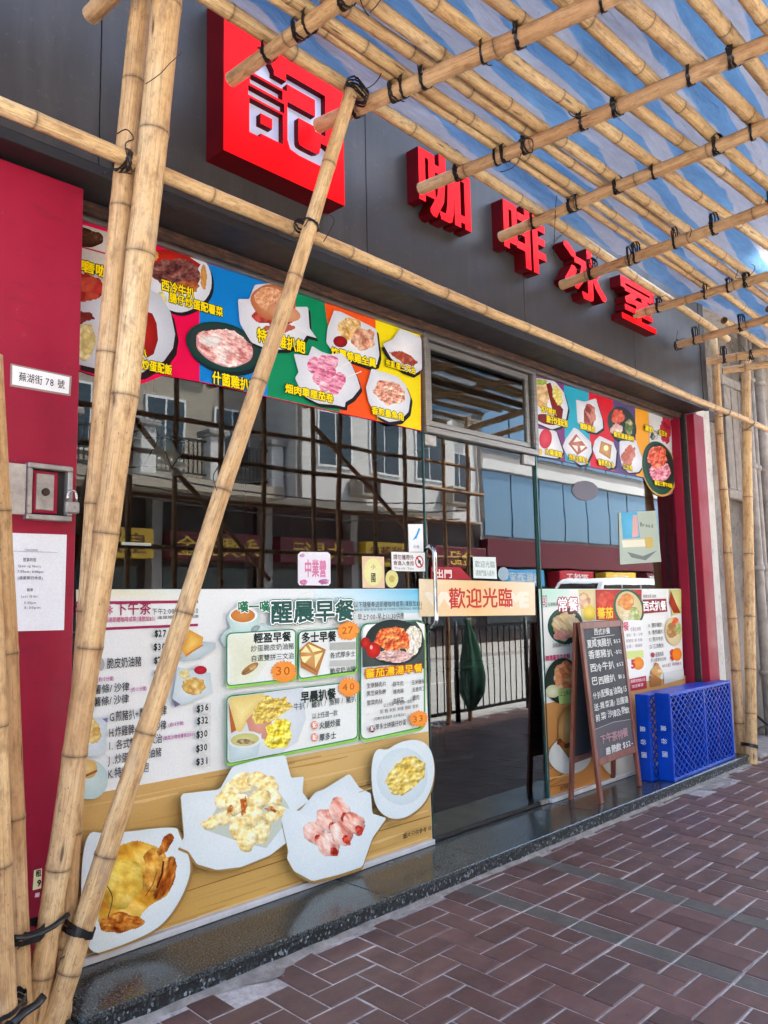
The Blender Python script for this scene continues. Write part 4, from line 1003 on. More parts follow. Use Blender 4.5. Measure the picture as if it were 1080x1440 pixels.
# ================================================================== printed things
EPS = .00004
class Print:
    """flat print: shapes are laid in order on a sheet; pts come as photograph pixels on the plane y = Y, or as sheet coordinates"""
    def __init__(s, Y=None, M=None, org=(0, 0)):
        s.Y = Y; s.M = M; s.n = 1; s.org = org; s.reset()
    def reset(s): s.v, s.f, s.c = [], [], []
    def uv(s, p):
        if s.Y is None: return p
        q = at(p[0], p[1], s.Y); return (q.x, q.z)
    def raw(s, uvs, faces, cols, step=1.0):
        b = len(s.v); h = -s.n*EPS; s.n += step
        s.v += [(u-s.org[0], h, w-s.org[1]) for u, w in uvs]; s.f += [tuple(b+i for i in f) for f in faces]
        s.c += cols if isinstance(cols, list) else [cols]*len(uvs)
    def po(s, pts, col, col2=None, ctr=None):
        """polygon; with col2 it shades from the middle (col) to the rim (col2)"""
        uvs = [s.uv(p) for p in pts]; c1 = lin(col)
        if col2 is None: s.raw(uvs, [tuple(range(len(uvs)))], c1); return
        c2 = lin(col2); n = len(pts)
        cp = ctr or (sum(p[0] for p in pts)/n, sum(p[1] for p in pts)/n)
        s.raw([s.uv(cp)]+uvs, [(0, 1+i, 1+(i+1) % n) for i in range(n)], [c1]+[c2]*n)
    def gr(s, pts, cols):
        """polygon with one colour for each corner"""
        s.raw([s.uv(p) for p in pts], [tuple(range(len(pts)))], [lin(c) for c in cols])
    def ring(s, cx, cy, rx, ry, rot=0, n=30, amp=0, seed=0, fr=3):
        out = []; ca, sa = math.cos(rot), math.sin(rot)
        for k in range(n):
            a = 2*math.pi*k/n; q = 1+amp*noise.noise((math.cos(a)*fr*.5+seed*5.3, math.sin(a)*fr*.5, seed*1.9))
            x, y = rx*q*math.cos(a), ry*q*math.sin(a); out.append((cx+x*ca-y*sa, cy+x*sa+y*ca))
        return out
    def el(s, cx, cy, rx, ry, col, col2=None, rot=0, n=30, amp=0, seed=0, fr=3): s.po(s.ring(cx, cy, rx, ry, rot, n, amp, seed, fr), col, col2, (cx, cy))
    def bits(s, cx, cy, rx, ry, n, size, pal, seed=0, elong=1.0, rot=0, ang=None, dark=.8):
        if n*size*size*elong*2.2 > rx*ry*math.pi*.55: s.cells(cx, cy, rx, ry, size, pal, seed, elong, rot, ang, dark); return
        rg = random.Random(seed); ca, sa = math.cos(rot), math.sin(rot)
        for k in range(n):
            a = rg.uniform(0, 2*math.pi); q = math.sqrt(rg.random()); x, y = rx*q*math.cos(a), ry*q*math.sin(a)
            x, y = cx+x*ca-y*sa, cy+x*sa+y*ca
            c = lin(rg.choice(pal)); z = size*rg.uniform(.6, 1.25); br = rg.uniform(.82, 1.12)
            c1 = tuple(min(1, v*br) for v in c); c2 = tuple(v*dark*br for v in c)
            th = (ang if ang is not None else rg.uniform(0, math.pi))+rg.uniform(-.3, .3)
            pts = s.ring(x, y, z*elong, z, th, 9, .5, seed*31+k)
            n_ = len(pts); s.raw([s.uv((x-z*.2, y-z*.25))]+[s.uv(p) for p in pts], [(0, 1+i, 1+(i+1) % n_) for i in range(n_)], [c1]+[c2]*n_, .6)
    def cells(s, cx, cy, rx, ry, size, pal, seed, elong, rot, ang, dark):
        """patch of a food photograph: small lumps of the palette's colours with soft light and shade"""
        pal = [lin(c) for c in pal]; st = max(.8, min(size/3.2, 1.7)); rx2, ry2 = rx*1.12+size*.4, ry*1.12+size*.4; R_ = max(rx2, ry2)
        ca, sa = math.cos(rot), math.sin(rot); th = ang if ang is not None else seed*1.7; ct, s2 = math.cos(th), math.sin(th)
        nx, ny = int(2*rx2/st)+2, int(2*ry2/st)+2; idx = {}; uvs = []; cols = []; fs = []
        def height(x, y):
            a, b = (x*ct+y*s2)/elong, -x*s2+y*ct
            d, pts_ = noise.voronoi(Vector((a/(size*1.7), b/(size*1.7), seed*3.7)))
            return d, pts_
        for j in range(ny+1):
            for i in range(nx+1):
                lx, ly = -rx2+i*st, -ry2+j*st
                a_ = math.atan2(ly/ry, lx/rx); q = math.hypot(lx/rx, ly/ry)
                edge = 1.0+.22*noise.noise((math.cos(a_)*1.8+seed, math.sin(a_)*1.8, seed*.7))+.16*noise.noise((lx/size*.5, ly/size*.5, seed))
                if q > edge: continue
                x, y = lx*ca-ly*sa, lx*sa+ly*ca
                d, pp = height(x, y); d2, _ = height(x+size*.35, y+size*.4)
                c0 = pp[0]; k = int(abs(noise.cell(Vector((c0[0]*31.7, c0[1]*17.3, c0[2]*7))))*997) % len(pal)
                base = pal[k]; nb_ = pal[(k+1) % len(pal)]; w = .5+.5*noise.noise((x/size*.9, y/size*.9, seed*2.1)); base = [u+(v-u)*w*.45 for u, v in zip(base, nb_)]
                rimv = min(1, (d[1]-d[0])*2.6); sh = dark+(1-dark)*rimv
                lit = 1+.5*(d2[0]-d[0])+.16*noise.noise((x/size*2.2, y/size*2.2, 9)); ed = 1 if q < edge-.14 else .8
                idx[(i, j)] = len(uvs); uvs.append(s.uv((cx+x, cy+y))); cols.append(tuple(max(0, min(1, v*sh*lit*ed)) for v in base))
        for (i, j), a in idx.items():
            b, c, d = idx.get((i+1, j)), idx.get((i+1, j+1)), idx.get((i, j+1))
            if None not in (b, c, d): fs.append((a, b, c, d))
            elif b is not None and d is not None: fs.append((a, b, d))
            elif b is not None and c is not None: fs.append((a, b, c))
            elif c is not None and d is not None: fs.append((a, c, d))
        if fs: s.raw(uvs, fs, cols)
    def relief(s, poly, ramp, size, seed=0, ang=0.0, elong=1.0, shade=1.0, st=None, ridged=False, dome=0.0):
        """patch of a food photograph inside a polygon: a lumpy surface coloured from crevice to crest"""
        ramp = [lin(c) for c in ramp]; xs = [p[0] for p in poly]; ys = [p[1] for p in poly]; st = st or max(.9, min(1.5, size/5))
        ct, s2 = math.cos(ang), math.sin(ang); n = len(poly); idx = {}; uvs = []; cols = []; fs = []
        def inside(x, y):
            c = False; j = n-1
            for i in range(n):
                if (ys[i] > y) != (ys[j] > y) and x < (xs[j]-xs[i])*(y-ys[i])/(ys[j]-ys[i])+xs[i]: c = not c
                j = i
            return c
        def h(x, y):
            a, b = (x*ct+y*s2)/elong, -x*s2+y*ct; v = 0; w = 1; f = 1/size; tot = 0
            for o_ in range(4):
                q = noise.noise((a*f, b*f, seed*4.1+o_*9)); v += w*((1-2*abs(q)) if ridged else q); tot += w; w *= .55; f *= 2.1
            return v/tot
        mx, my, hx_, hy_ = (min(xs)+max(xs))/2, (min(ys)+max(ys))/2, (max(xs)-min(xs))/2+.1, (max(ys)-min(ys))/2+.1
        i0, i1, j0, j1 = int(min(xs)/st)-1, int(max(xs)/st)+2, int(min(ys)/st)-1, int(max(ys)/st)+2
        for j in range(j0, j1):
            for i in range(i0, i1):
                x, y = i*st, j*st
                wx = x+size*.35*noise.noise((x/size*.8, y/size*.8, seed+50)); wy = y+size*.35*noise.noise((x/size*.8, y/size*.8, seed+70))
                if not inside(wx, wy): continue
                v = h(x, y); g = h(x-size*.22, y-size*.28)
                q = max(0, min(.999, .5+v*1.05))*(len(ramp)-1); k = int(q); w = q-k
                lit = max(.45, min(1.5, 1+shade*1.5*(v-g)+.10*noise.noise((x*.9, y*.9, seed))))
                if dome:
                    nx_, ny_ = (x-mx)/hx_, (y-my)/hy_; lit *= 1+dome*(-.28+.5*math.sqrt(max(0, 1-min(1, nx_*nx_+ny_*ny_)))-.2*(nx_*.6+ny_))
                idx[(i, j)] = len(uvs); uvs.append(s.uv((x, y))); cols.append(tuple(min(1, (u+(t_-u)*w)*lit) for u, t_ in zip(ramp[k], ramp[k+1])))
        for (i, j), a in idx.items():
            b, c, d = idx.get((i+1, j)), idx.get((i+1, j+1)), idx.get((i, j+1))
            if None not in (b, c, d): fs.append((a, b, c, d))
            elif b is not None and d is not None: fs.append((a, b, d))
            elif b is not None and c is not None: fs.append((a, b, c))
            elif c is not None and d is not None: fs.append((a, c, d))
        if fs: s.raw(uvs, fs, cols)
    def line(s, pts, w, col):
        pts = [Vector(p) for p in pts]
        for a, b in zip(pts, pts[1:]):
            d = (b-a)
            if d.length < 1e-6: continue
            d.normalize(); nn = Vector((-d.y, d.x))*w/2; a2, b2 = a-d*w*.3, b+d*w*.3
            s.po([tuple(a2+nn), tuple(a2-nn), tuple(b2-nn), tuple(b2+nn)], col)
    def rbox(s, x0, y0, x1, y1, slope, r, col, w=None):
        """rounded box whose left side runs x0: y0..y1 and whose top and bottom lead to the right by slope = (top, bottom)"""
        def pt(u, v): # u 0..1, v 0..1
            return (x0+(x1-x0)*u, (y0+slope[0]*u)*(1-v)+(y1+slope[1]*u)*v)
        ru, rv = r/(x1-x0), r/(y1-y0); pts = []
        for (cu, cv, a0) in ((1-ru, rv, -90), (1-ru, 1-rv, 0), (ru, 1-rv, 90), (ru, rv, 180)):
            for k in range(6):
                a = R(a0+k*18); pts.append(pt(cu+ru*math.cos(a), cv+rv*math.sin(a)))
        if w: s.line(pts+[pts[0]], w, col)
        else: s.po(pts, col)
        return pts
    def glyphs(s, txt, U0, U1, V0, V1, col, bold=0, dy=0, skew=0, mirror=False, amp=0, seed=0):
        adv = []
        for ch in txt:
            adv.append(1.0 if ord(ch) > 0x2000 else {' ': .35, '.': .3, '/': .5, '1': .5, 'I': .35, ':': .3, '-': .4, '(': .4, ')': .4, '+': .62}.get(ch, .6))
        tot = sum(adv) or 1; k = (U1-U0)/tot; h = V1-V0; u = U0; offs = [(0, 0)]
        if bold: offs = [(math.cos(a)*bold, math.sin(a)*bold) for a in [2*math.pi*j/8 for j in range(8)]]
        c = lin(col); rg = random.Random(seed)
        for ch, a in zip(txt, adv):
            if ch != ' ':
                vs, fs = glyph(ch); jx, jy, js = (rg.uniform(-amp, amp), rg.uniform(-amp, amp), 1+rg.uniform(-amp, amp)) if amp else (0, 0, 1)
                for ox, oy in offs:
                    pts = []
                    for x, y in vs:
                        px_ = (x*js+ox+jx); py_ = (y*js+oy+.12+jy)
                        uu = u+k*px_; vv = V0+h*py_*1.0
                        if mirror: uu = U0+U1-uu
                        pts.append((uu+skew*(vv-V0), vv+dy*(uu-U0)))
                    s.raw(pts, fs, c, .3)
            u += k*a
        s.n += .7
    def tx(s, txt, x0, x1, yt, yb, col, bold=0, out=None, outb=.07, dy=0, skew=0, amp=0, seed=0):
        """text: yt and yb are the pixel rows of its top and bottom at the left end x0, x1 its right end"""
        if s.Y is None: U0, U1, V0, V1 = x0, x1, yb, yt
        else:
            a, b = at(x0, yb, s.Y), at(x0, yt, s.Y); U0, V0, V1 = a.x, a.z, b.z; vm = (V0+V1)/2
            lo_, hi_ = U0, U0+12
            for _ in range(40):
                m = (lo_+hi_)/2
                if proj((m, s.Y, vm))[0] < x1: lo_ = m
                else: hi_ = m
            U1 = lo_
        if out:
            for o_, ob in ([(out, outb)] if isinstance(out, str) else out): s.glyphs(txt, U0, U1, V0, V1, o_, ob, dy, skew, amp=amp, seed=seed)
        s.glyphs(txt, U0, U1, V0, V1, col, bold, dy, skew, amp=amp, seed=seed)
    def build(s, name, parent=None, kind=None, label=None, cat=None, group=None, loc=None):
        me = bpy.data.meshes.new(name); me.from_pydata(s.v, [], s.f)
        at_ = me.attributes.new('Col', 'FLOAT_COLOR', 'POINT'); at_.data.foreach_set('color', [q for c in s.c for q in (*c[:3], 1)])
        me.materials.append(MT['print']); o = link(name, me)
        # every face looks out of the sheet
        bm = bmesh.new(); bm.from_mesh(me); bm.normal_update()
        fl = [f for f in bm.faces if f.normal.y > 0]
        if fl: bmesh.ops.reverse_faces(bm, faces=fl)
        bm.to_mesh(me); bm.free()
        if parent: o.parent = parent
        if loc is not None: o.location = loc
        if s.M is not None and not parent: o.matrix_world = s.M
        s.reset(); return tag(o, label, cat, group, kind)
def sheet(name, Y, pts, col, label, cat, group=None, thick=.0012):
    """the sheet itself (front at y = Y): returns the object and a Print for its surface"""
    us = [at(x, y, Y) for x, y in pts]; org = (min(u.x for u in us), min(u.z for u in us)); n = len(us)
    me = bpy.data.meshes.new(name)
    me.from_pydata([(u.x-org[0], 0, u.z-org[1]) for u in us]+[(u.x-org[0], thick, u.z-org[1]) for u in us], [], [tuple(range(n)), tuple(range(n, 2*n))[::-1]]+[(i, (i+1) % n, (i+1) % n+n, i+n) for i in range(n)])
    at_ = me.attributes.new('Col', 'FLOAT_COLOR', 'POINT'); at_.data.foreach_set('color', [q for _ in range(2*n) for q in (*lin(col), 1)])
    me.materials.append(MT['print']); o = link(name, me); o.location = (org[0], Y, org[1]); tag(o, label, cat, group)
    return o, Print(Y, None, org)
WH, SH = '#eef0f4', '#c9ccd6'
YEL, BLK = '#ffe100', '#101010'
def cap(P, txt, x0, x1, yt, yb, par): P.tx(txt, x0, x1, yt, yb, YEL, .03, BLK, .105); P.build('caption', par)
def soft(pts, it=1, keep=.07):
    for _ in range(it):
        out = []
        for a, b in zip(pts, pts[1:]+pts[:1]): out += [(a[0]+(b[0]-a[0])*keep, a[1]+(b[1]-a[1])*keep), (b[0]-(b[0]-a[0])*keep, b[1]-(b[1]-a[1])*keep)]
        pts = out
    return pts
def paper(P, pts, shadow=True, dx=3, dy=5, c1='#f4f5f8', c2='#cfd3de'):
    pts = soft(pts)
    if shadow: P.po([(x+dx, y+dy) for x, y in pts], '#1c1a1c')
    P.po(pts, c1, c2)

# ---------------------------------------------------------------- upper left window poster
YP = -.006
top = lambda x: 314+(x-118)*(466.3-314)/(591.5-118)
bot = lambda x: 537+(x-280.5)*(606.3-537)/(592.8-280.5)
o, P = sheet('window_poster', YP, [(108, 520), (140, 531), (160, 540), (182, 543), (205, 538), (230, 528), (281, 537), (592.8, 606.3), (591.5, 466.3), (460, 424), (340, 381.5), (213, 340.5), (110, 310)], '#e6004a', 'wide food poster with magenta, blue, green, orange and yellow panels above the left window', 'poster')
for a, b, c, a2, b2 in ((280.5, 376.5, '#0d7fd0', 280.5, 376.3), (376.5, 456, '#0a8a5c', 376.3, 478), (456, 528, '#f4581d', 478, 530), (528, 590.9, '#f6e015', 530, 592)):
    P.po([(a, top(a)+1), (b, top(b)+1), (b2, bot(b2)-1), (a2, bot(a2)-1)], c); P.build('colour_panel', o)
# cup and beans
P.po([(110, 314), (150, 326), (200, 342), (204, 380), (168, 396), (110, 392)], '#d8d2cb', '#bfb6ac'); P.el(120, 333, 26, 13, '#4a2a1c', '#2b1710', .3, amp=.3, seed=3); P.bits(124, 334, 22, 10, 40, 3, ['#5a3423', '#3a2016', '#6d4430'], 4)
P.line([(110, 346), (150, 357), (200, 368)], 2, '#b01c48'); P.build('dish_picture', o)
cap(P, '即磨咖啡', 88, 176, 356, 374, o)
# sirloin plate
pl = P.ring(252, 393, 45, 46, .1, 36, .06, 2); paper(P, pl)
P.po([(205, 352), (250, 351), (282, 372), (262, 402), (214, 380)], '#c8281a', '#9c1c14'); P.relief(P.ring(247, 383, 37, 20, .12, 30, .12, 5), ['#4a2022', '#6c3836', '#84504a', '#a07468'], 7, 24, .2, 1.4, .9, .9)
P.bits(262, 404, 18, 10, 26, 4.5, ['#c47a3c', '#b25a34', '#8c3a2c', '#d89a58'], 7, 2); P.bits(215, 360, 9, 8, 12, 4, ['#e2a258', '#d98f3f'], 8, 3, 0, .5); P.bits(286, 390, 5, 20, 10, 3.5, ['#e0a860', '#cf8f45'], 9, 3, 0, 1.4)
P.bits(222, 425, 14, 14, 30, 5, ['#efe0a0', '#f5ebb8', '#e5cf84'], 10); P.build('dish_picture', o)
# big plate at the left edge
pl = [(108, 400), (150, 392), (196, 398), (226, 416), (240, 440), (246, 470), (243, 490), (230, 508), (214, 516), (200, 524), (175, 528), (150, 522), (108, 512)]
P.po([(x+5, y+9) for x, y in pl], '#241016'); P.po(pl, '#e6e8ee', '#bcc0cb')
P.po([(205, 438), (214, 441), (220, 455), (222, 478), (216, 498), (205, 504), (186, 478), (196, 470), (206, 458)], '#b31f18', '#8a120f'); P.bits(118, 405, 26, 22, 50, 8, ['#c6362a', '#a8281f', '#d4543c', '#8c1d18'], 11, 1.6); P.bits(116, 480, 18, 26, 60, 6, ['#e8d894', '#f0e6b4', '#d6c078'], 12)
P.bits(108, 446, 24, 10, 20, 6, ['#6d1d18', '#8e2a22', '#421310'], 13, 2); P.build('dish_picture', o)
cap(P, '西冷牛扒', 226, 273, 391, 408, o); cap(P, '腸仔炒蛋配薯菜', 237, 313, 410, 425, o); cap(P, '雞扒', 181, 206, 486, 498, o); cap(P, '腸仔炒蛋配飯', 176, 241, 499, 515, o)
# mushroom chicken on a dark dish
P.po([(x+3, y+5) for x, y in P.ring(313, 489, 54, 33, .3)], '#10202a'); P.el(313, 488, 54, 33, '#1d5a50', '#0f3a34', .3); P.el(313, 487, 49, 28, '#1b1f20', '#2c3a38', .3); P.el(315, 490, 44, 24, '#e0b8b8', '#c98f92', .3, 30, .12, 4)
P.relief(P.ring(316, 489, 43, 24, .3, 30, .15, 4), ['#b85c58', '#d98f8a', '#eabab4', '#f4dcd6', '#f8ece8'], 7, 25, .7, 2.6, 1.2, .9); P.bits(296, 480, 14, 8, 16, 5, ['#f3eeea', '#e3d8d4'], 15, 2.4); P.build('dish_picture', o)
cap(P, '什菌雞扒飯', 297, 361, 521, 540, o)
# burger
paper(P, [(357, 401), (349, 421), (333, 421), (336, 455), (352, 482), (376, 492), (402, 492), (424, 482), (430, 472), (444, 476), (434, 462), (432, 432), (414, 432), (400, 410), (378, 399)])
P.bits(384, 444, 32, 14, 40, 6, ['#b7352f', '#9c2723', '#d0574a'], 16, 1.8); P.bits(392, 462, 24, 7, 24, 6, ['#c96a54', '#b34a3c', '#d98a70'], 17, 1.8); P.el(383, 426, 32, 25, '#e0a074', '#b06440', .25, 30, .06, 9); P.relief(P.ring(381, 422, 25, 18, .25, 26, .08, 9), ['#cc8455', '#dda077', '#e8bb98'], 5, 26, 0, 1, .5, .9); P.el(398, 440, 24, 12, '#e4ab86', '#c98a62', .3, 24, .1, 3); P.build('dish_picture', o)
cap(P, '特式雞扒飽', 360, 428, 460, 481, o)
# chips and wings
paper(P, [(468, 437), (478, 439), (520, 459), (528, 464), (532, 500), (528, 514), (516, 516), (490, 507), (464, 492), (457, 482), (459, 462)])
P.relief(P.ring(490, 464, 17, 17, 0, 24, .3, 6), ['#b07838', '#d8a860', '#ecca90', '#f6e2b8'], 5, 27, .9, 3.4, 1.3, .9); P.relief(P.ring(510, 478, 16, 16, 0, 24, .3, 7), ['#a05840', '#cc8c70', '#e2b698', '#f0d4bc'], 6, 28, 1.0, 2.6, 1.2, .9); P.el(477, 481, 10, 8, '#a61824', '#7c0f18', .2); P.build('dish_picture', o)
cap(P, '炸薯條雞全翼', 464, 527, 487, 501, o)
# bacon rolls
paper(P, [(437, 487), (450, 495), (462, 499), (478, 497), (492, 512), (500, 530), (505, 546), (494, 560), (484, 566), (483, 573), (470, 570), (446, 568), (424, 557), (413, 532), (418, 524), (411, 498), (432, 501)])
for k, (x, y) in enumerate(((440, 514), (453, 511), (464, 511), (448, 530), (462, 529), (474, 536), (456, 540), (470, 545))):
    P.relief(P.ring(x, y, 10, 12, .3, 16, .15, k+20), ['#b03060', '#d86a92', '#eaa4bc', '#f6d4de'], 6, 50+k, .5, 3, 1.1, .9)
P.line([(477, 516), (492, 509)], 1.2, '#f0e8dc'); P.line([(488, 530), (506, 523)], 1.2, '#f0e8dc'); P.build('dish_picture', o)
cap(P, '烟肉車厘茄卷', 399, 467, 539, 553, o)
# sandwich in white paper
paper(P, [(560, 463), (574, 468), (590.5, 476), (591.5, 520), (582, 526), (566, 520), (548, 505), (536, 484), (550, 478)], True, -2, 6); P.bits(566, 504, 19, 8, 60, 3.4, ['#a8322c', '#c05a40', '#8a2420', '#d98060'], 40, 1.5, .45); P.build('dish_picture', o)
cap(P, '兜亂蛋三文治', 540, 582, 505, 516, o)
# squid
paper(P, [(520, 519), (540, 525), (556, 530), (568, 542), (575, 560), (572, 580), (560, 592), (545, 594), (528, 586), (516, 566), (512, 546), (516, 534)]); P.relief(P.ring(545, 553, 24, 17, .3, 26, .25, 8), ['#9c6058', '#d08068', '#e8b8a0', '#f4e0d4'], 6, 29, .3, 1.4, 1.3, .9); P.build('dish_picture', o)
cap(P, '香煎墨魚角', 520, 566, 571, 583, o)

# ---------------------------------------------------------------- upper right window poster
top = lambda x: 528+(x-753)*(588-528)/(945-753)
bot = lambda x: 641+(x-753)*(672-641)/(905-753)
o, P = sheet('window_poster', YP, [(753, 641), (793, 649), (870, 665), (905, 672), (912, 684), (926, 696), (936, 698), (946, 694), (944.5, 588), (753, 528)], '#8a3a78', 'food poster with cyan, red, purple and orange panels above the right window', 'poster')
for a, b, c in ((753, 793, '#7c3a78'), (793, 828, '#2aa8c4'), (828, 862, '#d8182c'), (862, 893, '#5a4a80'), (893, 912, '#eda322')):
    P.po([(a, top(a)+.6), (b, top(b)+.6), (b+2, bot(b)-.6), (a+2, bot(a)-.6)], c); P.build('colour_panel', o)
P.po([(912, top(912)+.6), (944.3, 587.8), (945, 640), (914, 640)], '#d9dadc', '#c8cacc'); P.bits(936, 604, 8, 22, 30, 6, ['#c02840', '#d84a5c', '#a01c34'], 50); P.bits(920, 612, 6, 8, 10, 3, ['#222', '#444', '#ddd'] and ['#222222', '#444444', '#dddddd'], 51); P.build('dish_picture', o)
paper(P, [(753, 531), (780, 536), (793, 552), (799, 574), (796, 590), (788, 600), (776, 604), (753, 594)], True, 2, 3); P.bits(763, 556, 12, 20, 40, 5, ['#e3b87c', '#d09a58', '#eccfa0'], 52); P.bits(760, 537, 9, 5, 14, 4, ['#8fae3a', '#b4c860'], 53); P.po([(768, 540), (774, 538), (782, 562), (792, 576), (790, 590), (780, 588), (774, 566)], '#8c1a14', '#6c120e'); P.bits(784, 556, 7, 16, 34, 3, ['#ecd860', '#f2e694'], 54, 1, -.3); P.el(770, 590, 17, 7, '#8f1c16', '#70130f', .25); P.build('dish_picture', o)
paper(P, [(753, 602), (782, 606), (792, 636), (784, 645), (753, 640)], True, 2, 2); P.el(767, 617, 9, 14, '#e04a5c', '#c22a40', .1); P.bits(758, 636, 5, 5, 8, 3, ['#f0c840'], 55); P.build('dish_picture', o)
paper(P, [(810, 562), (822, 565), (838, 560), (842, 574), (847, 590), (848, 602), (838, 609), (824, 606), (812, 594), (811, 580)], True, 2, 3); P.bits(829, 585, 9, 17, 50, 3.6, ['#d0685c', '#b4443c', '#e39a88', '#7c2c2c'], 56, 2, 0, 1.2); P.build('dish_picture', o)
P.po([(x+1, y+3) for x, y in P.ring(874, 597, 19, 25, -.35)], '#15181c'); P.el(874, 596, 19, 25, '#222c2c', '#2f3d3d', -.35); P.bits(869, 586, 10, 10, 30, 4, ['#e0503a', '#ee7a5c', '#c8321f'], 57); P.bits(867, 604, 9, 9, 24, 4, ['#efc8c0', '#e3a8a0', '#f4e4dc'], 58); P.bits(884, 600, 6, 12, 26, 3.4, ['#4a6a34', '#7c9450', '#d8c890'], 59); P.build('dish_picture', o)
paper(P, [(807, 601), (814, 605), (831, 622), (832, 636), (824, 653), (816, 654), (798, 642), (791, 628), (795, 618)], True, 2, 3); P.po([(810, 610), (826, 630), (812, 640), (799, 624)], '#c88a78', '#a8604c'); P.po([(811, 614), (818, 620), (806, 622)], '#f6ece0'); P.po([(804, 626), (812, 627), (812, 636)], '#f6ece0'); P.po([(815, 627), (824, 627), (817, 634)], '#f6ece0'); P.build('dish_picture', o)
paper(P, [(843, 613), (862, 622), (867, 634), (865, 656), (855, 659), (840, 648), (833, 632), (836, 620)], True, 2, 3); P.po([(845, 620), (860, 626), (858, 646), (842, 636)], '#d8b070', '#b07c44'); P.el(852, 630, 3.4, 4, '#f6eec0'); P.build('dish_picture', o)
paper(P, [(871, 620), (894, 619), (900, 636), (906, 652), (898, 664), (884, 665), (874, 655), (871, 638)], True, 1, 2); P.bits(884, 640, 10, 15, 46, 4.4, ['#c8705c', '#b0503f', '#d99484'], 60, 1.5, .3, 1.2); P.build('dish_picture', o)
P.el(927, 660, 24, 39, '#d8b060', '#c89a48', -.2); P.el(926, 658, 22.5, 38, '#2a6a58', '#164a3c', -.2); P.el(927, 656, 19, 33, '#1c2422', '#28332f', -.2); P.relief(P.ring(928, 664, 15, 15, 0, 22, .2, 6), ['#b84866', '#dc7c92', '#eca8b4', '#f6d0d4'], 5, 34, 0, 1.2, 1.2, .9); P.relief(P.ring(924, 643, 14, 16, 0, 22, .2, 7), ['#b8301c', '#e0583e', '#ee8468', '#f4b47c'], 5, 35, 0, 1, 1.3, .9); P.build('dish_picture', o)
for txt, a, b, c, d in (('吉列豬扒', 760, 782, 570, 579), ('腸仔炒蛋配飯', 768, 798, 583, 594), ('太陽蛋飯', 766, 790, 630, 639), ('鹽酥雞肉', 815, 836, 594, 603), ('蕃茄濃湯通粉', 862, 891, 606, 614), ('西多士厚多士', 799, 826, 638, 647), ('香煎西多士', 840, 862, 645, 654), ('三文魚', 875, 888, 652, 660), ('蕃茄三寶牛肉飯', 919, 944, 675, 682), ('凍飲', 905, 917, 597, 606), ('紅豆冰', 925, 936, 604, 612)): cap(P, txt, a, b, c, d, o)

# ---------------------------------------------------------------- lower left menu
topy = 828
o, P = sheet('menu_poster', YP, [(106, 1349), (607.8, 1180), (602, 1010), (590.5, 828), (440, 828), (280, 828.4), (107, 829)], '#e9eeee', 'large breakfast and tea menu poster with fried food pictures left of the door', 'poster')
wl = lambda x: 1121+(x-106)*(1028-1121)/(604-106)
P.gr([(440, 828.6), (590.4, 828.6), (592.6, 862), (440, 862)], ['#dfeff4', '#5bc0e6', '#aee0ee', '#e4f0f0']); P.build('tint', o); P.gr([(107, 829.6), (280, 829), (280, 845), (107, 846)], ['#e9e6b8', '#d8ebef', '#e9eeee', '#e9eeee']); P.build('tint', o)
# wooden board
P.gr([(106, wl(106)), (300, wl(300)), (450, wl(450)), (602.8, wl(603)), (607.4, 1180), (400, 1249.5), (250, 1300), (106, 1348)], ['#c9a262', '#d2ac6a', '#d8b676', '#d2ae70', '#d0a862', '#d6ac60', '#d0a656', '#c69c50'])
rg = random.Random(3)
for k in range(46):
    f = rg.random(); x = rg.uniform(106, 500); L = rg.uniform(60, 200); 
    yy = lambda q: wl(q)*(1-f)+(1349+(q-106)*(1180-1349)/(607-106))*f
    x2 = min(x+L, 602); w_ = rg.uniform(1, 5)
    P.gr([(x, yy(x)), (x2, yy(x2)), (x2, yy(x2)+w_*.4), ((x+x2)/2, yy((x+x2)/2)+w_), (x, yy(x)+w_*.3)], [rg.choice(['#c9a05c', '#dcb878', '#be9450', '#e2c084', '#cfa864'])]*5)
for f in (.36, .78):
    yy = lambda q: wl(q)*(1-f)+(1349+(q-106)*(1180-1349)/(607-106))*f
    P.line([(106, yy(106)), (250, yy(250)+2), (420, yy(420)-1), (604, yy(604))], 1.4, '#94703c')
P.build('wooden_board_picture', o)
MAR = '#a02a58'
P.po([(107, 846), (278, 844), (278, 848), (107, 850)], MAR); P.po([(107, 884), (278, 877), (278, 880.5), (107, 888)], MAR)
P.tx('超值精選', 60, 146, 849, 866, MAR, .02); P.tx('✻', 150, 161, 849, 865, '#d06a8c', .03); P.tx('下午茶', 161, 212, 846, 866, MAR, .015); P.tx('下午2:00-下午5:30', 213, 279, 855, 865, '#333333'); P.tx('隨餐送即磨咖啡或茶(凍飲加$3)', 140, 218, 868, 876, '#c9688c', .02); P.tx('逢星期一至五供應', 220, 279, 866, 871, '#333333'); P.build('heading', o)
TXC = '#23282c'
lines = [('A. 腿蛋治或火腿通粉', 60, 142, 893, 905), ('C. 沙嗲', 62, 134, 922, 942), ('脆皮奶油豬', 149, 198, 925, 941), ('E. 豬扒飽+薯條/沙律', 70, 181, 968, 983), ('F. 雞扒飽+薯條/沙律', 70, 180, 986, 1001), ('G.煎豬扒+薯條/沙律', 152, 233, 1000, 1016), ('H.炸雞髀+薯條/沙律', 151, 232, 1022, 1038), ('I. 各式雙拼三文治', 151, 226, 1041, 1056), ('J.炒蛋脆皮奶油豬', 150, 225, 1061, 1076), ('K.特色雞扒飽', 149, 207, 1080, 1096)]
for q in lines: P.tx(*q, TXC, .008); P.build('menu_line', o)
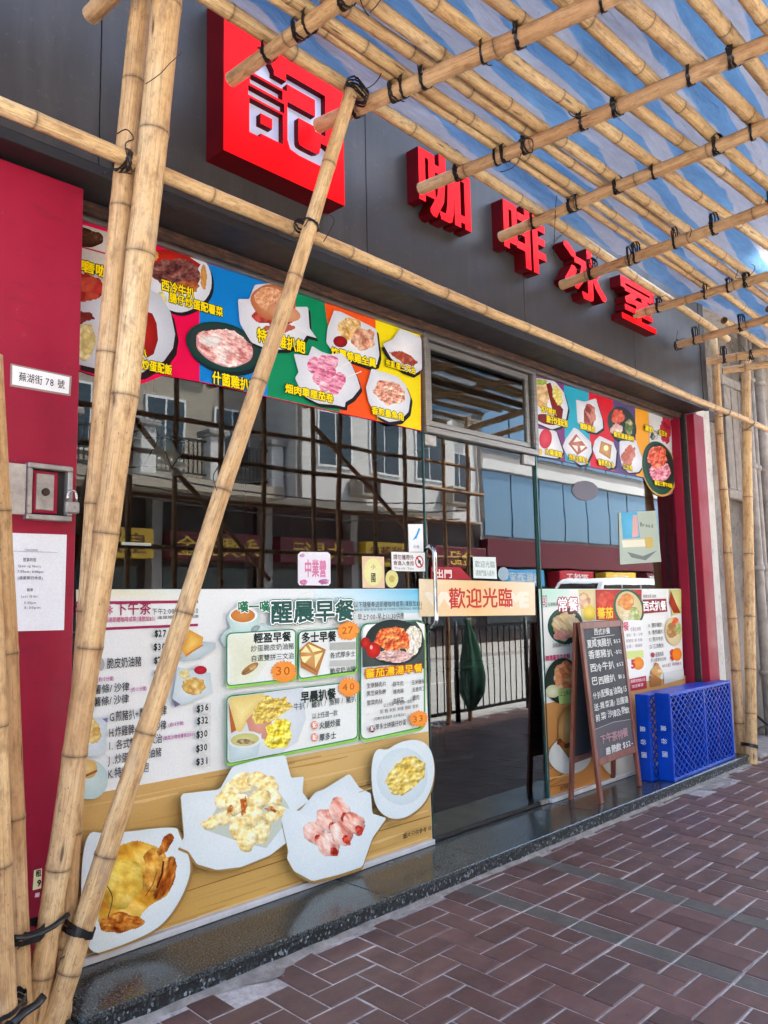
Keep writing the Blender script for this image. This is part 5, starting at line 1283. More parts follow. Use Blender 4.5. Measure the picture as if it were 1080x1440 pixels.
for txt, a, b, c, d in (('(約15分鐘)', 134, 158, 952, 959), ('(約15分鐘)', 181, 204, 966, 973), ('(約15分鐘)', 234, 256, 1016, 1022), ('(蔬菜沙律或薯條加$3)', 226, 271, 1035, 1041)): P.tx(txt, a, b, c, d, '#b86aa4', .02); P.build('small_print', o)
P.el(139, 934, 5, 9, '#a9aab0'); P.build('cover_strip', o)
for k, (x, y) in enumerate(((214, 884), (213, 903), (213, 922), (213, 941), (273, 989), (273, 1007), (272, 1026), (272, 1045), (272, 1064))):
    P.po([(x+5, y), (x+20, y-1), (x+20, y+13), (x+5, y+13)], '#d5d9d6'); P.tx('$'+['27', '30', '27', '32', '36', '32', '30', '30', '31'][k], x, x+17, y, y+13, '#262626', .03, amp=.04, seed=k); P.build('price', o)
# small dishes of the tea menu
P.po([(250, 918), (278, 902), (300, 904), (299, 912), (276, 927), (252, 930)], '#c2d4d8', '#aebfc4'); P.po([(252, 915), (262, 885), (282, 896), (280, 906), (258, 924)], '#f0cc6c', '#d89a38'); P.line([(258, 921), (281, 907)], 2, '#c8702c'); P.build('dish_picture', o)
P.po([(238, 984), (246, 938), (292, 946), (295, 974), (252, 992)], '#dbe7ea', '#c3d2d8'); P.po([(238, 982), (250, 990), (242, 994)], '#6a6a86'); P.bits(268, 964, 17, 13, 60, 5, ['#dba94a', '#e8c26a', '#c98a34', '#f0d890'], 63); P.el(278, 942, 9, 6, '#c81f38', '#9c1428'); P.bits(256, 948, 8, 8, 20, 4, ['#efe6b0', '#e4d68c'], 64); P.build('dish_picture', o)
P.po([(106, 1066), (109, 1012), (148, 1008), (144, 1060), (118, 1064)], '#dce8ec', '#c6d4da'); P.po([(140, 1010), (148, 1009), (147, 1016)], '#7a80b8'); P.bits(128, 1028, 11, 18, 40, 5, ['#e2b860', '#d09c40', '#eed48c'], 65); P.build('dish_picture', o)
P.el(122, 1095, 26, 28, '#cfe3e0', '#b8d2d0', 0, 30); P.el(120, 1080, 14, 13, '#e9cf8c', '#cfa356', .1, 20, .1); P.line([(108, 1094), (132, 1083)], 3, '#8a5a2e'); P.build('dish_picture', o)
# breakfast heading
GRN, DG = '#2c8a5c', '#2e6a5a'
P.el(347, 896, 41, 20, '#c9dcdc', '#b4cccd', -.08); P.el(345, 893, 33, 14, '#dbe9e8', '#c6dada', -.08)
P.po([(315, 868), (322, 888), (334, 895), (352, 892), (361, 880), (362, 862), (350, 856), (325, 857)], '#d3e8e4', '#b6d6d2'); P.el(338, 865, 20, 11.5, '#ecf4f2'); P.el(337.5, 865.5, 17, 9.6, '#d8924a', '#c47a38'); P.line([(314, 906), (346, 891)], 1.8, '#7c8a8c'); P.el(355, 884, 7, 4, '#a9b6b8', '#87959a', -.5); P.build('dish_picture', o)
P.tx('嘆一嘆', 330, 375, 845, 862, '#1f7a55', .03, '#ffffff', .1); P.tx('醒晨早餐', 376, 494, 844, 878, '#2b5b52', .028, [('#2b7a68', .115), ('#ffffff', .08)]); P.build('heading', o)
P.tx('以下隨餐奉送即磨咖啡或茶(凍飲加$3)', 493, 589, 846, 855, '#2c3a3c', .005); P.tx('煉奶茶/檸茶/咖啡/鴛鴦/好立克加$2/阿華田加$2/凍飲加$3', 493, 589, 856, 860, '#3c5a5c'); P.tx('早上7:00-早上11:30供應', 498, 563, 863, 873, '#22302f', .008); P.build('small_print', o)
# breakfast boxes: green outline with a lime lower edge
def box(x0, y0, x1, y1, sl, r=7):
    P.rbox(x0, y0+3.5, x1+.8, y1+3.5, sl, r, '#96cf5a'); P.rbox(x0, y0, x1, y1, sl, r, '#1d8a5e'); P.rbox(x0+1.6, y0+1.6, x1-1.6, y1-1.6, sl, r-1, '#e9eeea')
box(313, 890, 411, 965, (-6, -11)); P.build('green_box', o)
box(414, 887, 497, 955, (-5, -12)); P.build('green_box', o)
box(313, 978, 498, 1074, (-21, -36)); P.build('green_box', o)
box(501, 877, 592, 1041, (-6, -19), 10); P.build('green_box', o)
P.po([(316, 893), (350, 891), (372, 930), (352, 958), (318, 962)], '#d9e0c4', '#e3ead8'); P.el(346, 940, 14, 5, '#c89858', '#9c6c34', -.6); P.bits(346, 941, 12, 4, 20, 2.6, ['#a87840', '#7c5528', '#d4b070'], 66, 2, -.6, -.6); P.build('dish_picture', o)
P.tx('輕盈早餐', 351, 404, 890, 905, '#1c2c2a', .03); P.build('menu_line', o); P.tx('炒蛋脆皮奶油豬', 347, 408, 907, 917, '#26302e', .004, dy=.0); P.build('menu_line', o); P.tx('自選雙拼三文治', 347, 408, 921, 931, '#26302e', .004); P.build('menu_line', o)
P.tx('多士早餐', 418, 467, 889, 905, '#1c2c2a', .03); P.build('menu_line', o); P.tx('各式厚多士', 458, 494, 917, 926, '#26302e', .006); P.build('menu_line', o); P.tx('脆皮奶油豬', 458, 494, 939, 948, '#26302e', .006); P.build('menu_line', o)
P.po([(458, 904), (494, 902), (494, 913), (458, 914)], '#b5b8b2'); P.po([(458, 929), (494, 927), (494, 936), (458, 937)], '#bfc2bc'); P.build('cover_strip', o)
P.po([(415, 914), (428, 902), (452, 913), (440, 950), (417, 938)], '#d9a566', '#b67a3c'); P.po([(427, 905), (434, 917), (447, 914)], '#f2e9a8'); P.po([(424, 908), (417, 917), (431, 918)], '#f2e9a8'); P.po([(417, 923), (432, 922), (421, 934)], '#f2e9a8'); P.po([(436, 921), (448, 917), (437, 939)], '#f2e9a8'); P.line([(418, 931), (439, 944)], 3, '#a86a34'); P.build('dish_picture', o)
def burst(cx, cy, r, txt, seed):
    rg = random.Random(seed); pts = []; n = 44
    for k in range(n):
        a = 2*math.pi*k/n; q = r*(1.0 if k % 2 else .84)*rg.uniform(.92, 1.08); pts.append((cx+q*1.02*math.cos(a), cy+q*.86*math.sin(a)))
    P.po(pts, '#f8a948', '#f3913a'); P.tx(txt, cx-r*.58, cx+r*.58, cy-r*.46, cy+r*.42, '#c45a1c', .012, amp=.06, seed=seed); P.build('price_sticker', o)
burst(393, 944, 19, '30', 1); burst(483, 887, 16, '27', 2)
# steak breakfast picture
P.po([(316, 980), (420, 966), (424, 1010), (412, 1042), (388, 1058), (320, 1068)], '#dfe7ea', '#cfd9de'); P.po([(316, 980), (366, 974), (332, 1030), (322, 1024)], '#f0e29c', '#e0c878'); P.po([(315, 986), (326, 1026), (319, 1030)], '#b4632c'); P.po([(340, 1012), (352, 1000), (376, 1012), (372, 1040), (346, 1034)], '#dba08c', '#cd8a76')
P.relief([(348, 1012), (352, 994), (366, 976), (388, 982), (396, 976), (398, 986), (406, 992), (392, 1004), (372, 1016), (354, 1018)], ['#a87828', '#cfae48', '#e0ca68', '#ecdc8c'], 6, 22, 0, 1.2, .9, .9); P.relief([(368, 1020), (384, 1008), (402, 1014), (406, 1036), (394, 1050), (374, 1054), (364, 1044), (370, 1034)], ['#dcb41c', '#f0d838', '#f6e860', '#fbf4a0'], 8, 23, 0, 1, 1, .9)
P.po([(315, 1038), (362, 1030), (356, 1062), (318, 1070)], '#cfe0e2', '#b8d0d4'); P.el(338, 1039, 24, 12, '#eef2f0', '#d8e0e0', -.08); P.el(338, 1039, 20, 9, '#d6d690', '#c2c078', -.08); P.bits(338, 1042, 13, 4, 26, 2.8, ['#9c8460', '#80684a', '#c4b084'], 69); P.build('dish_picture', o)
P.tx('早晨扒餐', 416, 466, 972, 989, '#1c2c2a', .03); P.build('menu_line', o); P.tx('牛扒 / 雞扒 / 魚柳 / 豬扒', 406, 494, 988, 999, '#26302e', .006); P.build('menu_line', o); P.tx('以上任選一款', 432, 468, 1002, 1011, '#26302e', .002); P.build('menu_line', o)
for y in (1019, 1036): P.el(435.5, y, 4.6, 6, '#ef8a68'); P.tx('配', 432.5, 438.5, y-4, y+4, '#ffffff', .02)
P.tx('火腿炒蛋', 442, 472, 1014, 1025, '#26302e', .012); P.build('menu_line', o); P.tx('厚多士', 442, 466, 1031, 1042, '#26302e', .012); P.build('menu_line', o)
burst(484, 966, 16, '40', 3)
# tomato soup breakfast
P.po(P.ring(547, 902, 44, 30, .05)[:0] or [(503, 884), (508, 879), (584, 873), (590, 880), (590, 940), (548, 934), (503, 938)], '#54605c', '#3c4a46'); P.po([(503, 884), (508, 879), (524, 877), (508, 894), (503, 908)], '#f0f2f0'); P.po([(590, 878), (578, 874), (586, 886), (590, 900)], '#f0f2f0')
P.el(547, 903, 41, 32, '#3a4a46', '#1f2c2a', .05); P.relief(P.ring(573, 900, 14, 22, .1, 22, .2, 3), ['#b8a878', '#e2d8c0', '#f2eee2', '#fbfaf4'], 4, 31, 1.3, 3, 1.2, .9); P.relief(P.ring(547, 922, 30, 9, .05, 24, .2, 4), ['#b88880', '#dcb4ac', '#f0dcd4'], 5, 32, .2, 1.6, 1.2, .9); P.relief(P.ring(545, 898, 26, 17, .1, 26, .2, 5), ['#b42c10', '#dc4c20', '#ec7438', '#f29c58', '#f6c888'], 6, 33, 0, 1, 1.3, .9); P.el(518, 914, 10, 11, '#e02a1c', '#a8140e'); P.el(507, 904, 7, 8, '#dc2a1c', '#9c140e'); P.el(515, 910, 2, 3, '#f8b0a0'); P.build('dish_picture', o)
P.tx('蕃茄濃湯早餐', 506, 587, 940, 954, '#f6d21c', .02, '#c8241c', .09); P.build('heading', o)
for k, (txt, a, b, c, d) in enumerate((('生滾鮮肉片', 508, 536, 960, 968), ('鮮牛肉', 545, 560, 958, 966), ('玉米雞絲', 571, 590, 956, 963), ('黑芝麻魚餅', 508, 535, 971, 979), ('煙肉腸', 545, 560, 969, 976), ('五香肉丁', 572, 590, 966, 973), ('雪菜肉絲', 508, 530, 984, 992), ('金菇菜', 545, 560, 981, 989), ('雞肉', 572, 582, 977, 985))): P.tx(txt, a, b, c, d, '#4c3c3c', .006); P.build('menu_line', o)
for txt, a, b, c, d in (('以上任選一款 配粉一款如下', 531, 575, 988, 994), ('配 麵 米粉 米線 通粉 意粉', 526, 580, 997, 1003), ('(可轉什菜湯飯底 加多麵加$3)', 517, 563, 1008, 1013)): P.tx(txt, a, b, c, d, '#4c4444', .002); P.build('small_print', o)
P.el(514.5, 1024, 4, 5, '#7c2034'); P.tx('配', 512, 517.5, 1020, 1027, '#ffffff', .02); P.tx('厚多士拼腸仔炒蛋', 519, 562, 1017, 1026, '#40302f', .01); P.build('menu_line', o)
burst(580, 1010, 14, '33', 4)
# the food on the board
def shadow(pts, dx=-3, dy=8, c='#a07e48'): P.po([(x+dx*.6, y+dy*.6) for x, y in pts], c)
PLT = ('#f0f6f5', '#dce9ec')
pts = [(106, 1164), (145, 1170), (240, 1158), (243, 1170), (262, 1212), (252, 1248), (232, 1282), (210, 1304), (160, 1326), (106, 1342)]
pts = soft(pts, 3, .25); shadow(pts, 6, 3); P.po(pts, *PLT)
GOLD = ['#b06a1c', '#cf8f28', '#e0ac38', '#eac25c', '#f2d684']; AMB = ['#6a260a', '#94460f', '#b8691f', '#d08f3c', '#e2b468']
P.relief(soft([(126, 1296), (130, 1240), (142, 1200), (168, 1176), (200, 1180), (220, 1194), (234, 1210), (230, 1248), (206, 1266), (194, 1280), (190, 1298), (160, 1308)], 2, .25), GOLD, 30, 3, .6, 1.4, .35, 1.2, False, .7)
P.relief(soft([(136, 1270), (140, 1226), (160, 1204), (186, 1206), (196, 1230), (186, 1262), (160, 1276)], 2, .25), ['#cf9a2c', '#dfb440', '#eacb5c', '#f3e08c'], 22, 7, .4, 1.2, .3, 1.2, False, .8)
P.relief(soft([(196, 1192), (214, 1188), (228, 1202), (226, 1226), (206, 1250), (190, 1250), (192, 1222)], 2, .25), ['#a8641c', '#c98a30', '#dca848', '#e8c270'], 14, 8, .8, 1.5, .5, 1.0, False, .8)
P.relief(soft([(214, 1230), (222, 1204), (232, 1198), (240, 1206), (238, 1240), (216, 1262), (204, 1262)], 2, .22), AMB, 10, 5, 1.9, 2.6, .7, 1.0, False, .9)
P.relief(soft([(210, 1196), (224, 1168), (234, 1168), (237, 1178), (230, 1190), (218, 1204)], 2, .25), AMB, 10, 6, 1.4, 1.8, .5, 1.0, False, .9)
P.relief(soft([(128, 1294), (150, 1278), (176, 1282), (196, 1288), (192, 1300), (160, 1308), (134, 1306)], 2, .22), AMB, 9, 9, .2, 1.6, .7, 1.0, False, .6)
P.line([(212, 1244), (219, 1226), (221, 1208)], 2.6, '#54200a'); P.line([(196, 1256), (206, 1240), (212, 1222)], 1.2, '#8a4a14'); P.build('dish_picture', o)
pts = [(245, 1114), (300, 1108), (318, 1076), (356, 1066), (392, 1060), (400, 1092), (418, 1090), (416, 1112), (425, 1124), (396, 1146), (396, 1180), (370, 1200), (330, 1216), (296, 1220), (268, 1212), (256, 1194), (242, 1188), (250, 1174)]
pts = soft(pts); shadow(pts, -2, 6); P.po(pts, *PLT)
FRY = ['#c07a34', '#dcab58', '#ebcc7c', '#f3de9c', '#f8ebbd', '#fbf3d4']
P.po([(x+3, y+4) for x, y in [(276, 1160), (302, 1112), (332, 1084), (364, 1086), (392, 1124), (398, 1140), (362, 1186), (322, 1176)]], '#c9d2c4')
for k, (x, y, rx, ry, rt) in enumerate(((318, 1108, 17, 13, -.4), (334, 1098, 19, 15, .2), (352, 1094, 13, 12, 0), (366, 1108, 14, 17, .3), (376, 1122, 12, 14, 0), (308, 1124, 15, 13, .3), (326, 1128, 19, 17, 0), (356, 1122, 15, 15, 0), (388, 1138, 13, 8, .4), (374, 1146, 14, 8, -.2), (290, 1154, 17, 9, -.3), (306, 1148, 13, 10, .2), (344, 1146, 20, 16, .2), (326, 1160, 14, 16, .1), (358, 1168, 14, 17, .5), (338, 1176, 17, 17, 0))):
    P.relief(P.ring(x, y, rx, ry, rt, 22, .3, k+60), FRY[1:], 11, 60+k, rt, 1.2, .45, .9, False, .9)
P.relief(P.ring(333, 1130, 5, 15, .1, 16, .5, 91), ['#8a3414', '#b4561f', '#d08a44', '#e0ae68'], 6, 12, 0, 1, .6, .9); P.relief(P.ring(372, 1136, 10, 4.5, .2, 16, .5, 92), ['#8a3414', '#b4561f', '#d08a44', '#e0ae68'], 6, 13, 0, 1, .6, .9); P.relief(P.ring(314, 1136, 4, 7, .4, 14, .5, 93), ['#a4501c', '#c88038', '#dca85c'], 5, 14, 0, 1, .6, .9); P.build('dish_picture', o)
pts = [(392, 1134), (412, 1138), (434, 1112), (446, 1108), (482, 1086), (496, 1106), (512, 1114), (514, 1142), (534, 1148), (514, 1176), (500, 1216), (470, 1226), (430, 1236), (404, 1222), (394, 1204), (396, 1194), (386, 1150)]
pts = soft(pts); shadow(pts, 0, 7); P.po(pts, *PLT)
for k, (x, y) in enumerate(((432, 1168), (450, 1152), (468, 1138), (452, 1186), (470, 1170), (488, 1156))):
    P.relief(P.ring(x, y, 15, 19, -.6, 18, .15, k+3), ['#cc6a58', '#dd8f7e', '#eab8a6', '#f2d2c4', '#f8e8dc'], 9, 30+k, .9, 3.0, .5, 1.0, False, 1.0); P.relief(P.ring(x+8, y+9, 6, 8, -.6, 14), ['#8c1c10', '#c83424', '#e06850'], 7, 40+k, 0, 1, .8, 1)
P.line([(496, 1112), (512, 1106)], 1.6, '#d8b878'); P.build('dish_picture', o)
pts = [(512, 1076), (519, 1050), (535, 1054), (548, 1044), (570, 1038), (588, 1042), (598, 1056), (602, 1080), (598, 1106), (586, 1130), (562, 1148), (540, 1150), (522, 1138), (514, 1116)]
pts = soft(pts, 3, .25); shadow(pts, 2, 5); P.po(pts, *PLT); P.el(556, 1090, 36, 40, '#e6f0f0', '#d0e0e4', .1); P.relief([(530, 1098), (542, 1078), (556, 1064), (572, 1060), (590, 1072), (588, 1092), (572, 1106), (556, 1118), (540, 1114)], ['#a89a4c', '#d4b048', '#e6c860', '#f0dc90', '#f8f0c8'], 9, 21, -.4, 1.3, .8, 1.0, False, .5); P.build('dish_picture', o)
P.tx('圖片只供參考 ©小小', 557, 606, 1170, 1178, '#5c4424', .02); P.build('small_print', o)

# ---------------------------------------------------------------- lower right menu
o, P = sheet('menu_poster', YP, [(772, 1121.5), (800, 1113), (890, 1085), (964, 1060), (961, 950), (957, 828), (900, 828), (757.5, 828.2)], '#e8ece8', 'smaller set meal menu poster on the right window behind the chalkboard', 'poster')
P.gr([(757.8, 829), (800, 829), (800, 852), (758.6, 856)], ['#a8e0c8', '#d0ece0', '#e8ece8', '#c8e8dc']); P.gr([(765, 986), (800, 982), (880, 962), (964, 950), (964, 1060), (890, 1085), (772, 1121)], ['#c08a50', '#c8955a', '#d0a068', '#d0a068', '#c08a50', '#b87c44', '#b4783c'])
P.po([(765, 960), (800, 950), (884, 930), (884, 962), (800, 982), (766, 990)], '#dfe8e2'); P.build('tint', o)
rg = random.Random(9)
for k in range(16):
    y = rg.uniform(1050, 1110); P.line([(770+rg.uniform(0, 4), y), (790+rg.uniform(0, 30), y-rg.uniform(6, 20))], rg.uniform(1, 2.4), rg.choice(['#a06a34', '#d8a868', '#8c5828']))
P.build('wooden_board_picture', o)
P.el(795, 880, 25, 26, '#2c6a52', '#1c4a3a', .1); P.el(796, 880, 21, 22, '#1c2420', '#28302c', .1); P.bits(796, 880, 19, 20, 120, 2.6, ['#e0c898', '#d4b478', '#ecdcb8', '#c49c5c'], 90, 4, 0, .8); P.bits(790, 893, 12, 8, 30, 3.4, ['#d88c7c', '#e4b0a0'], 91, 2); P.build('dish_picture', o)
P.po([(813, 829), (837, 829), (837, 872), (818, 872)], '#e8d8b0', '#d8c890'); P.bits(822, 845, 9, 12, 26, 5, ['#e0a888', '#d08868', '#f0d0a8'], 92); P.el(829, 862, 9, 11, '#f0dc5c', '#dcc038'); P.build('dish_picture', o)
P.tx('常餐', 784, 813, 840, 861, '#ffffff', .02, '#a8304c', .1); P.tx('早餐', 763, 769, 838, 853, '#ffffff', .0, '#8c2440', .12); P.tx('任選精選', 770, 784, 847, 853, '#444444'); P.build('heading', o)
P.po([(837, 829), (902, 829), (902, 872), (838, 872)], '#c8301c', '#a8241c'); P.bits(852, 846, 14, 16, 40, 6, ['#dc3c20', '#c82818', '#e86040'], 93); P.bits(894, 833, 7, 4, 10, 4, ['#dc3c20', '#c82818'], 94); P.el(884, 855, 21, 27, '#2c7a5c', '#1c5a44', -.3); P.el(884, 855, 18, 24, '#e8dcb0', '#d0c088', -.3); P.bits(880, 847, 11, 11, 40, 3.6, ['#f0a050', '#e88030', '#f4c080'], 95); P.bits(892, 866, 8, 13, 40, 3.4, ['#b4c874', '#98b050', '#d8e0a8'], 96); P.bits(878, 866, 7, 8, 20, 3, ['#f4e8c8', '#e8d4a0'], 97); P.build('dish_picture', o)
P.tx('蕃茄', 840, 862, 854, 871, '#f6d21c', .03, '#d0341c', .08); P.build('heading', o)
P.po([(876, 872), (903, 872), (909, 966), (880, 970)], '#eceeec'); P.tx('餐', 876, 884, 874, 888, '#c84868', .02); P.tx('任選主食配', 886, 901, 882, 888, '#504a48')
for k in range(3): P.tx(['凍飲 / 湯 / 沙律', '配餐包 或 白飯', '主菜 / 湯麵底'][k], 880, 903, 891+k*8, 896+k*8, '#6a5a5c')
P.po([(879, 916), (904, 914), (905, 925), (880, 927)], '#cfe08c'); P.el(897, 933, 8, 9, '#f09a2c', '#e0801c'); P.tx('5', 887, 894, 925, 942, '#c02c40', .05)
P.po([(884, 955), (908, 950), (909, 968), (885, 972)], '#b42c44'); P.tx('凍飲另加$3元', 886, 907, 956, 961, '#ffffff'); P.tx('加送餐湯', 888, 904, 963, 968, '#ffffff'); P.build('menu_panel', o)
P.po([(903, 843), (936, 842), (938, 860), (904, 863)], '#8c2030'); P.tx('西式扒餐', 904, 936, 845, 860, '#ffffff', .03); P.tx('精選主菜 招牌', 904, 922, 836, 841, '#555555'); P.build('heading', o)
for k, txt in enumerate(('A. 豬扒雞扒', 'B. 香煎雞扒', 'C. 西冷牛扒', 'D. 三文魚扒')): P.tx(txt, 911+k*.6, 931+k*.5, 876+k*10, 883+k*10, '#4a4646', .004); P.build('menu_line', o)
P.el(917, 921, 2.6, 3.6, '#a82c44'); P.tx('配羅宋湯', 921, 932, 917, 924, '#4a4646'); P.build('menu_line', o); P.tx('多士或餐包白飯', 914, 936, 926, 932, '#6a6666'); P.build('menu_line', o); P.tx('$', 942, 948, 911, 929, '#d0342c', .06); P.el(951, 920, 6.6, 9, '#f6932c', '#f0801c'); P.build('price_sticker', o); P.tx('$52起 另加$3', 930, 957, 934, 939, '#904050'); P.build('menu_line', o)
P.el(946, 888, 12, 20, '#e8dcb8', '#d4c490', -.1); P.bits(944, 886, 8, 12, 40, 3.4, ['#b88850', '#a06c34', '#d0a870'], 98); P.bits(948, 873, 5, 5, 12, 3, ['#e04c2c', '#f08050'], 99); P.bits(953, 884, 4, 8, 14, 3, ['#98b850', '#c8d890'], 100); P.build('dish_picture', o)
P.po([(940, 829), (956.6, 829), (957, 862), (944, 866)], '#e0dc9c', '#ccd080'); P.po([(942, 830), (950, 850), (956, 862), (946, 862), (940, 848)], '#b04024', '#983018'); P.build('dish_picture', o)
P.bits(922, 946, 8, 15, 36, 4, ['#e0b060', '#d08838', '#f0d8a0', '#b85c2c'], 101); P.po([(912, 950), (930, 956), (928, 964), (914, 966)], '#a87038'); P.po([(932, 946), (960, 940), (961, 954), (933, 962)], '#d8dcd8'); P.build('dish_picture', o)
# left column: bowl, burger
P.tx('火腿通粉湯配餐', 776, 800, 904, 911, '#3c3838'); P.build('menu_line', o); P.tx('精選蕃茄牛肉麵', 766, 800, 922, 930, '#c04c74', .03); P.build('menu_line', o)
P.el(789, 957, 24, 32, '#3a4a44', '#25322d', .1); P.bits(792, 950, 16, 20, 80, 3.6, ['#e0b880', '#e88858', '#f0d8a8', '#d06038'], 102, 1.6); P.el(776, 972, 10, 9, '#e0e4c8', '#c4cc9c'); P.po([(783, 970), (803, 966), (804, 988), (785, 990)], '#a8c878'); P.tx('以上奉送', 785, 803, 972, 980, '#38442c'); P.build('dish_picture', o)
P.el(800, 1062, 30, 26, '#e6eae6', '#cad0cc', -.1); P.el(870, 1066, 26, 26, '#e0dcd4', '#c8c2b8', -.1); P.po([(783, 1010), (790, 996), (806, 988), (816, 996), (816, 1046), (798, 1066), (782, 1044)], '#caa06a', '#a07440'); P.bits(794, 1044, 12, 8, 30, 4, ['#8c4c24', '#b06c34', '#d8c098', '#6c3414'], 103, 1.8); P.el(796, 1022, 12, 22, '#d8b27c', '#b88a50', .1); P.build('dish_picture', o)
P.tx('圖片只供參考', 786, 800, 1106, 1112, '#4c341c'); P.build('small_print', o)

# ================================================================== small cards on the glass
def card(name, pts, col, label, cat, Y=-.004): return sheet(name, Y, pts, col, label, cat, 'cards stuck on the glass', .0008)
o, P = card('banner', [(590, 867), (753, 865), (752, 819), (589, 814)], '#ecd3a4', 'cream welcome banner with red characters across the glass door', 'banner', -.012)
P.gr([(590.4, 866.4), (671, 865.5), (671, 817), (589.4, 814.6)], ['#f0d9b0', '#f2c98e', '#f0c890', '#f4e4c4']); P.gr([(671, 865.5), (752.6, 864.6), (751.6, 819.4), (671, 817)], ['#f2c98e', '#f0dcb8', '#f4e6cc', '#f0c890']); P.tx('W', 600, 628, 828, 858, '#f8ecd8', .06); P.tx('ME', 716, 746, 828, 857, '#f8ecd8', .06); P.tx('歡迎光臨', 631, 721, 826, 857, '#c83a2c', .018); P.build('print', o)
o, P = card('direction_sign', [(606, 815), (664, 815), (647, 798), (606, 797)], '#a8202c', 'red arrow-shaped door sign above the cream banner', 'sign')
P.tx('出門', 612, 636, 800, 813, '#f4e8e4', .02); P.build('print', o)
o, P = card('welcome_note', [(666, 813), (699, 814), (697, 783.5), (665, 783)], '#dfeae6', 'small white welcome note taped to the door above the banner', 'note')
P.tx('歡迎光臨', 668, 696, 788, 798, '#667a74'); P.tx('請推門進入店內', 669, 695, 801, 810, '#667a74'); P.build('print', o)
o, P = card('round_sticker', P.ring(708, 807, 7.5, 9.5), '#9cb0bc', 'small pale blue round sticker beside the white welcome note', 'sticker')
o, P = card('white_label', [(575, 776), (595.5, 776), (594.5, 737), (574, 737)], '#eef0f2', 'white label with a blue swoosh left of the door handle', 'label')
P.po([(589, 742), (591, 744), (586, 757), (580, 760), (585, 752)], '#2aa0d8'); P.tx('水務', 581, 590, 766, 771, '#444444'); P.build('print', o)
o, P = card('no_eating_sign', [(551, 803), (598, 803.5), (597.5, 777), (550.5, 776)], '#eef0ee', 'white notice with a red prohibition ring below the white label', 'sign')
P.tx('請勿攜帶外', 553, 582, 779, 787, '#6a3438', .015); P.tx('食進入食用', 553, 582, 788, 795, '#6a3438', .015); P.tx('Thank You', 554, 582, 796, 801, '#8a5a5c')
for a, b in ((8.6, '#c8242c'), (6.6, '#eef0ee')): P.el(589.5, 790, a*.68, a, b)
P.line([(586, 783.5), (593, 796.5)], 2, '#c8242c'); P.el(589.5, 790, 2, 2.6, '#444444'); P.build('print', o)
for a, b in ((551, 803), (598, 803.5)): pass
o, P = card('menu_card', [(510, 826.5), (541, 827), (540, 783), (509, 782)], '#e8c8a8', 'peach card with a pale yellow oval beside the pink card', 'card')
P.el(525, 804, 13, 19.5, '#eeeab0', '#e8e49c'); P.tx('小', 522, 528, 793, 801, '#4c4434'); P.tx('國', 521.5, 528.5, 805, 819, '#38342c', .02); P.build('print', o)
o, P = card('round_sticker', P.ring(551, 814, 9, 12.5), '#e0d890', 'round pale yellow sticker beside the peach oval card', 'sticker')
P.el(551, 814, 4, 5, '#c8b860'); P.build('print', o)
o, P = card('open_card', [(421, 823), (462, 823.5), (465, 820), (464.5, 780), (461, 776.5), (423, 776), (419, 780), (419, 819)], '#e9e4ec', 'pale pink card with mirrored characters stuck inside the left window', 'card')
P.bits(427, 819, 6, 4, 14, 2.4, ['#e090b8', '#d06a9c'], 110); P.bits(455, 818, 8, 4, 18, 2.4, ['#e090b8', '#c85a90', '#8c9cd8'], 111); P.bits(425, 781, 4, 3, 8, 2, ['#e0a0c0'], 112)
a_, b_ = at(428, 812, P.Y), at(428, 786, P.Y); P.glyphs('營業中', a_.x, at(459, 800, P.Y).x, a_.z, b_.z, '#d884ac', .03, mirror=True); P.build('print', o)
o, P = card('bread_advert', [(872, 794), (930, 790), (922, 718), (870, 721)], '#aebcae', 'greenish bakery advert card hanging on the right window', 'card')
P.po([(873, 720.8), (896, 719.6), (900, 756), (876, 758)], '#58b4d8', '#4aa4cc'); P.po([(890, 724), (896, 724), (898, 754), (889, 756)], '#d8a8a0'); P.po([(874, 760), (914, 758), (916, 768), (876, 770)], '#e4e0c8'); P.po([(906, 756), (918, 755), (919, 770), (908, 771)], '#c8b060'); P.tx('Bread', 900, 919, 733, 741, '#3c4a44', .01); P.po([(882, 776), (904, 782), (924, 774), (908, 788), (888, 784)], '#6c7874'); P.build('print', o)
o, P = card('oval_sticker', P.ring(823, 690, 18.5, 14, .1), '#6c6874', 'plain grey oval sticker under the right food poster', 'sticker')

# ================================================================== on the red pillar
PY2 = PY-.0015
o, P = sheet('address_plate', PY2, [(14, 543), (99, 557), (101, 529), (15, 511)], '#9c8a80', 'white street number plate reading 78 on the red pillar', 'sign', None, .001)
P.po([(17, 540.5), (96.5, 554), (98, 530.5), (17.5, 513.6)], '#efece8'); P.tx('蕪湖街 78 號', 26, 91, 522, 536, '#22201f', .006); P.build('print', o)
o, P = sheet('opening_hours_notice', PY2, [(10, 888), (90, 886), (94, 752), (8, 749)], '#eceef2', 'white paper with opening hours taped to the red pillar under the lock box', 'notice', None, .0006)
for txt, a, b, c, d in (('營業時間', 32, 51, 784, 790), ('Opening Hours', 25, 58, 793, 798), ('7:00am - 6:00pm', 24, 60, 801, 806), ('(逢星期日休息)', 24, 60, 810, 815), ('截單', 37, 46, 827, 832), ('Last Order', 29, 53, 836, 841), ('5:30pm', 33, 49, 845, 850), ('5:30pm', 33, 55, 852, 857)): P.tx(txt, a, b, c, d, '#4a4d52', .006)
P.line([(12, 775), (79, 777)], .6, '#a0a4ac'); P.tx('YAN HING', 33, 52, 771, 775, '#777777'); P.build('print', o)
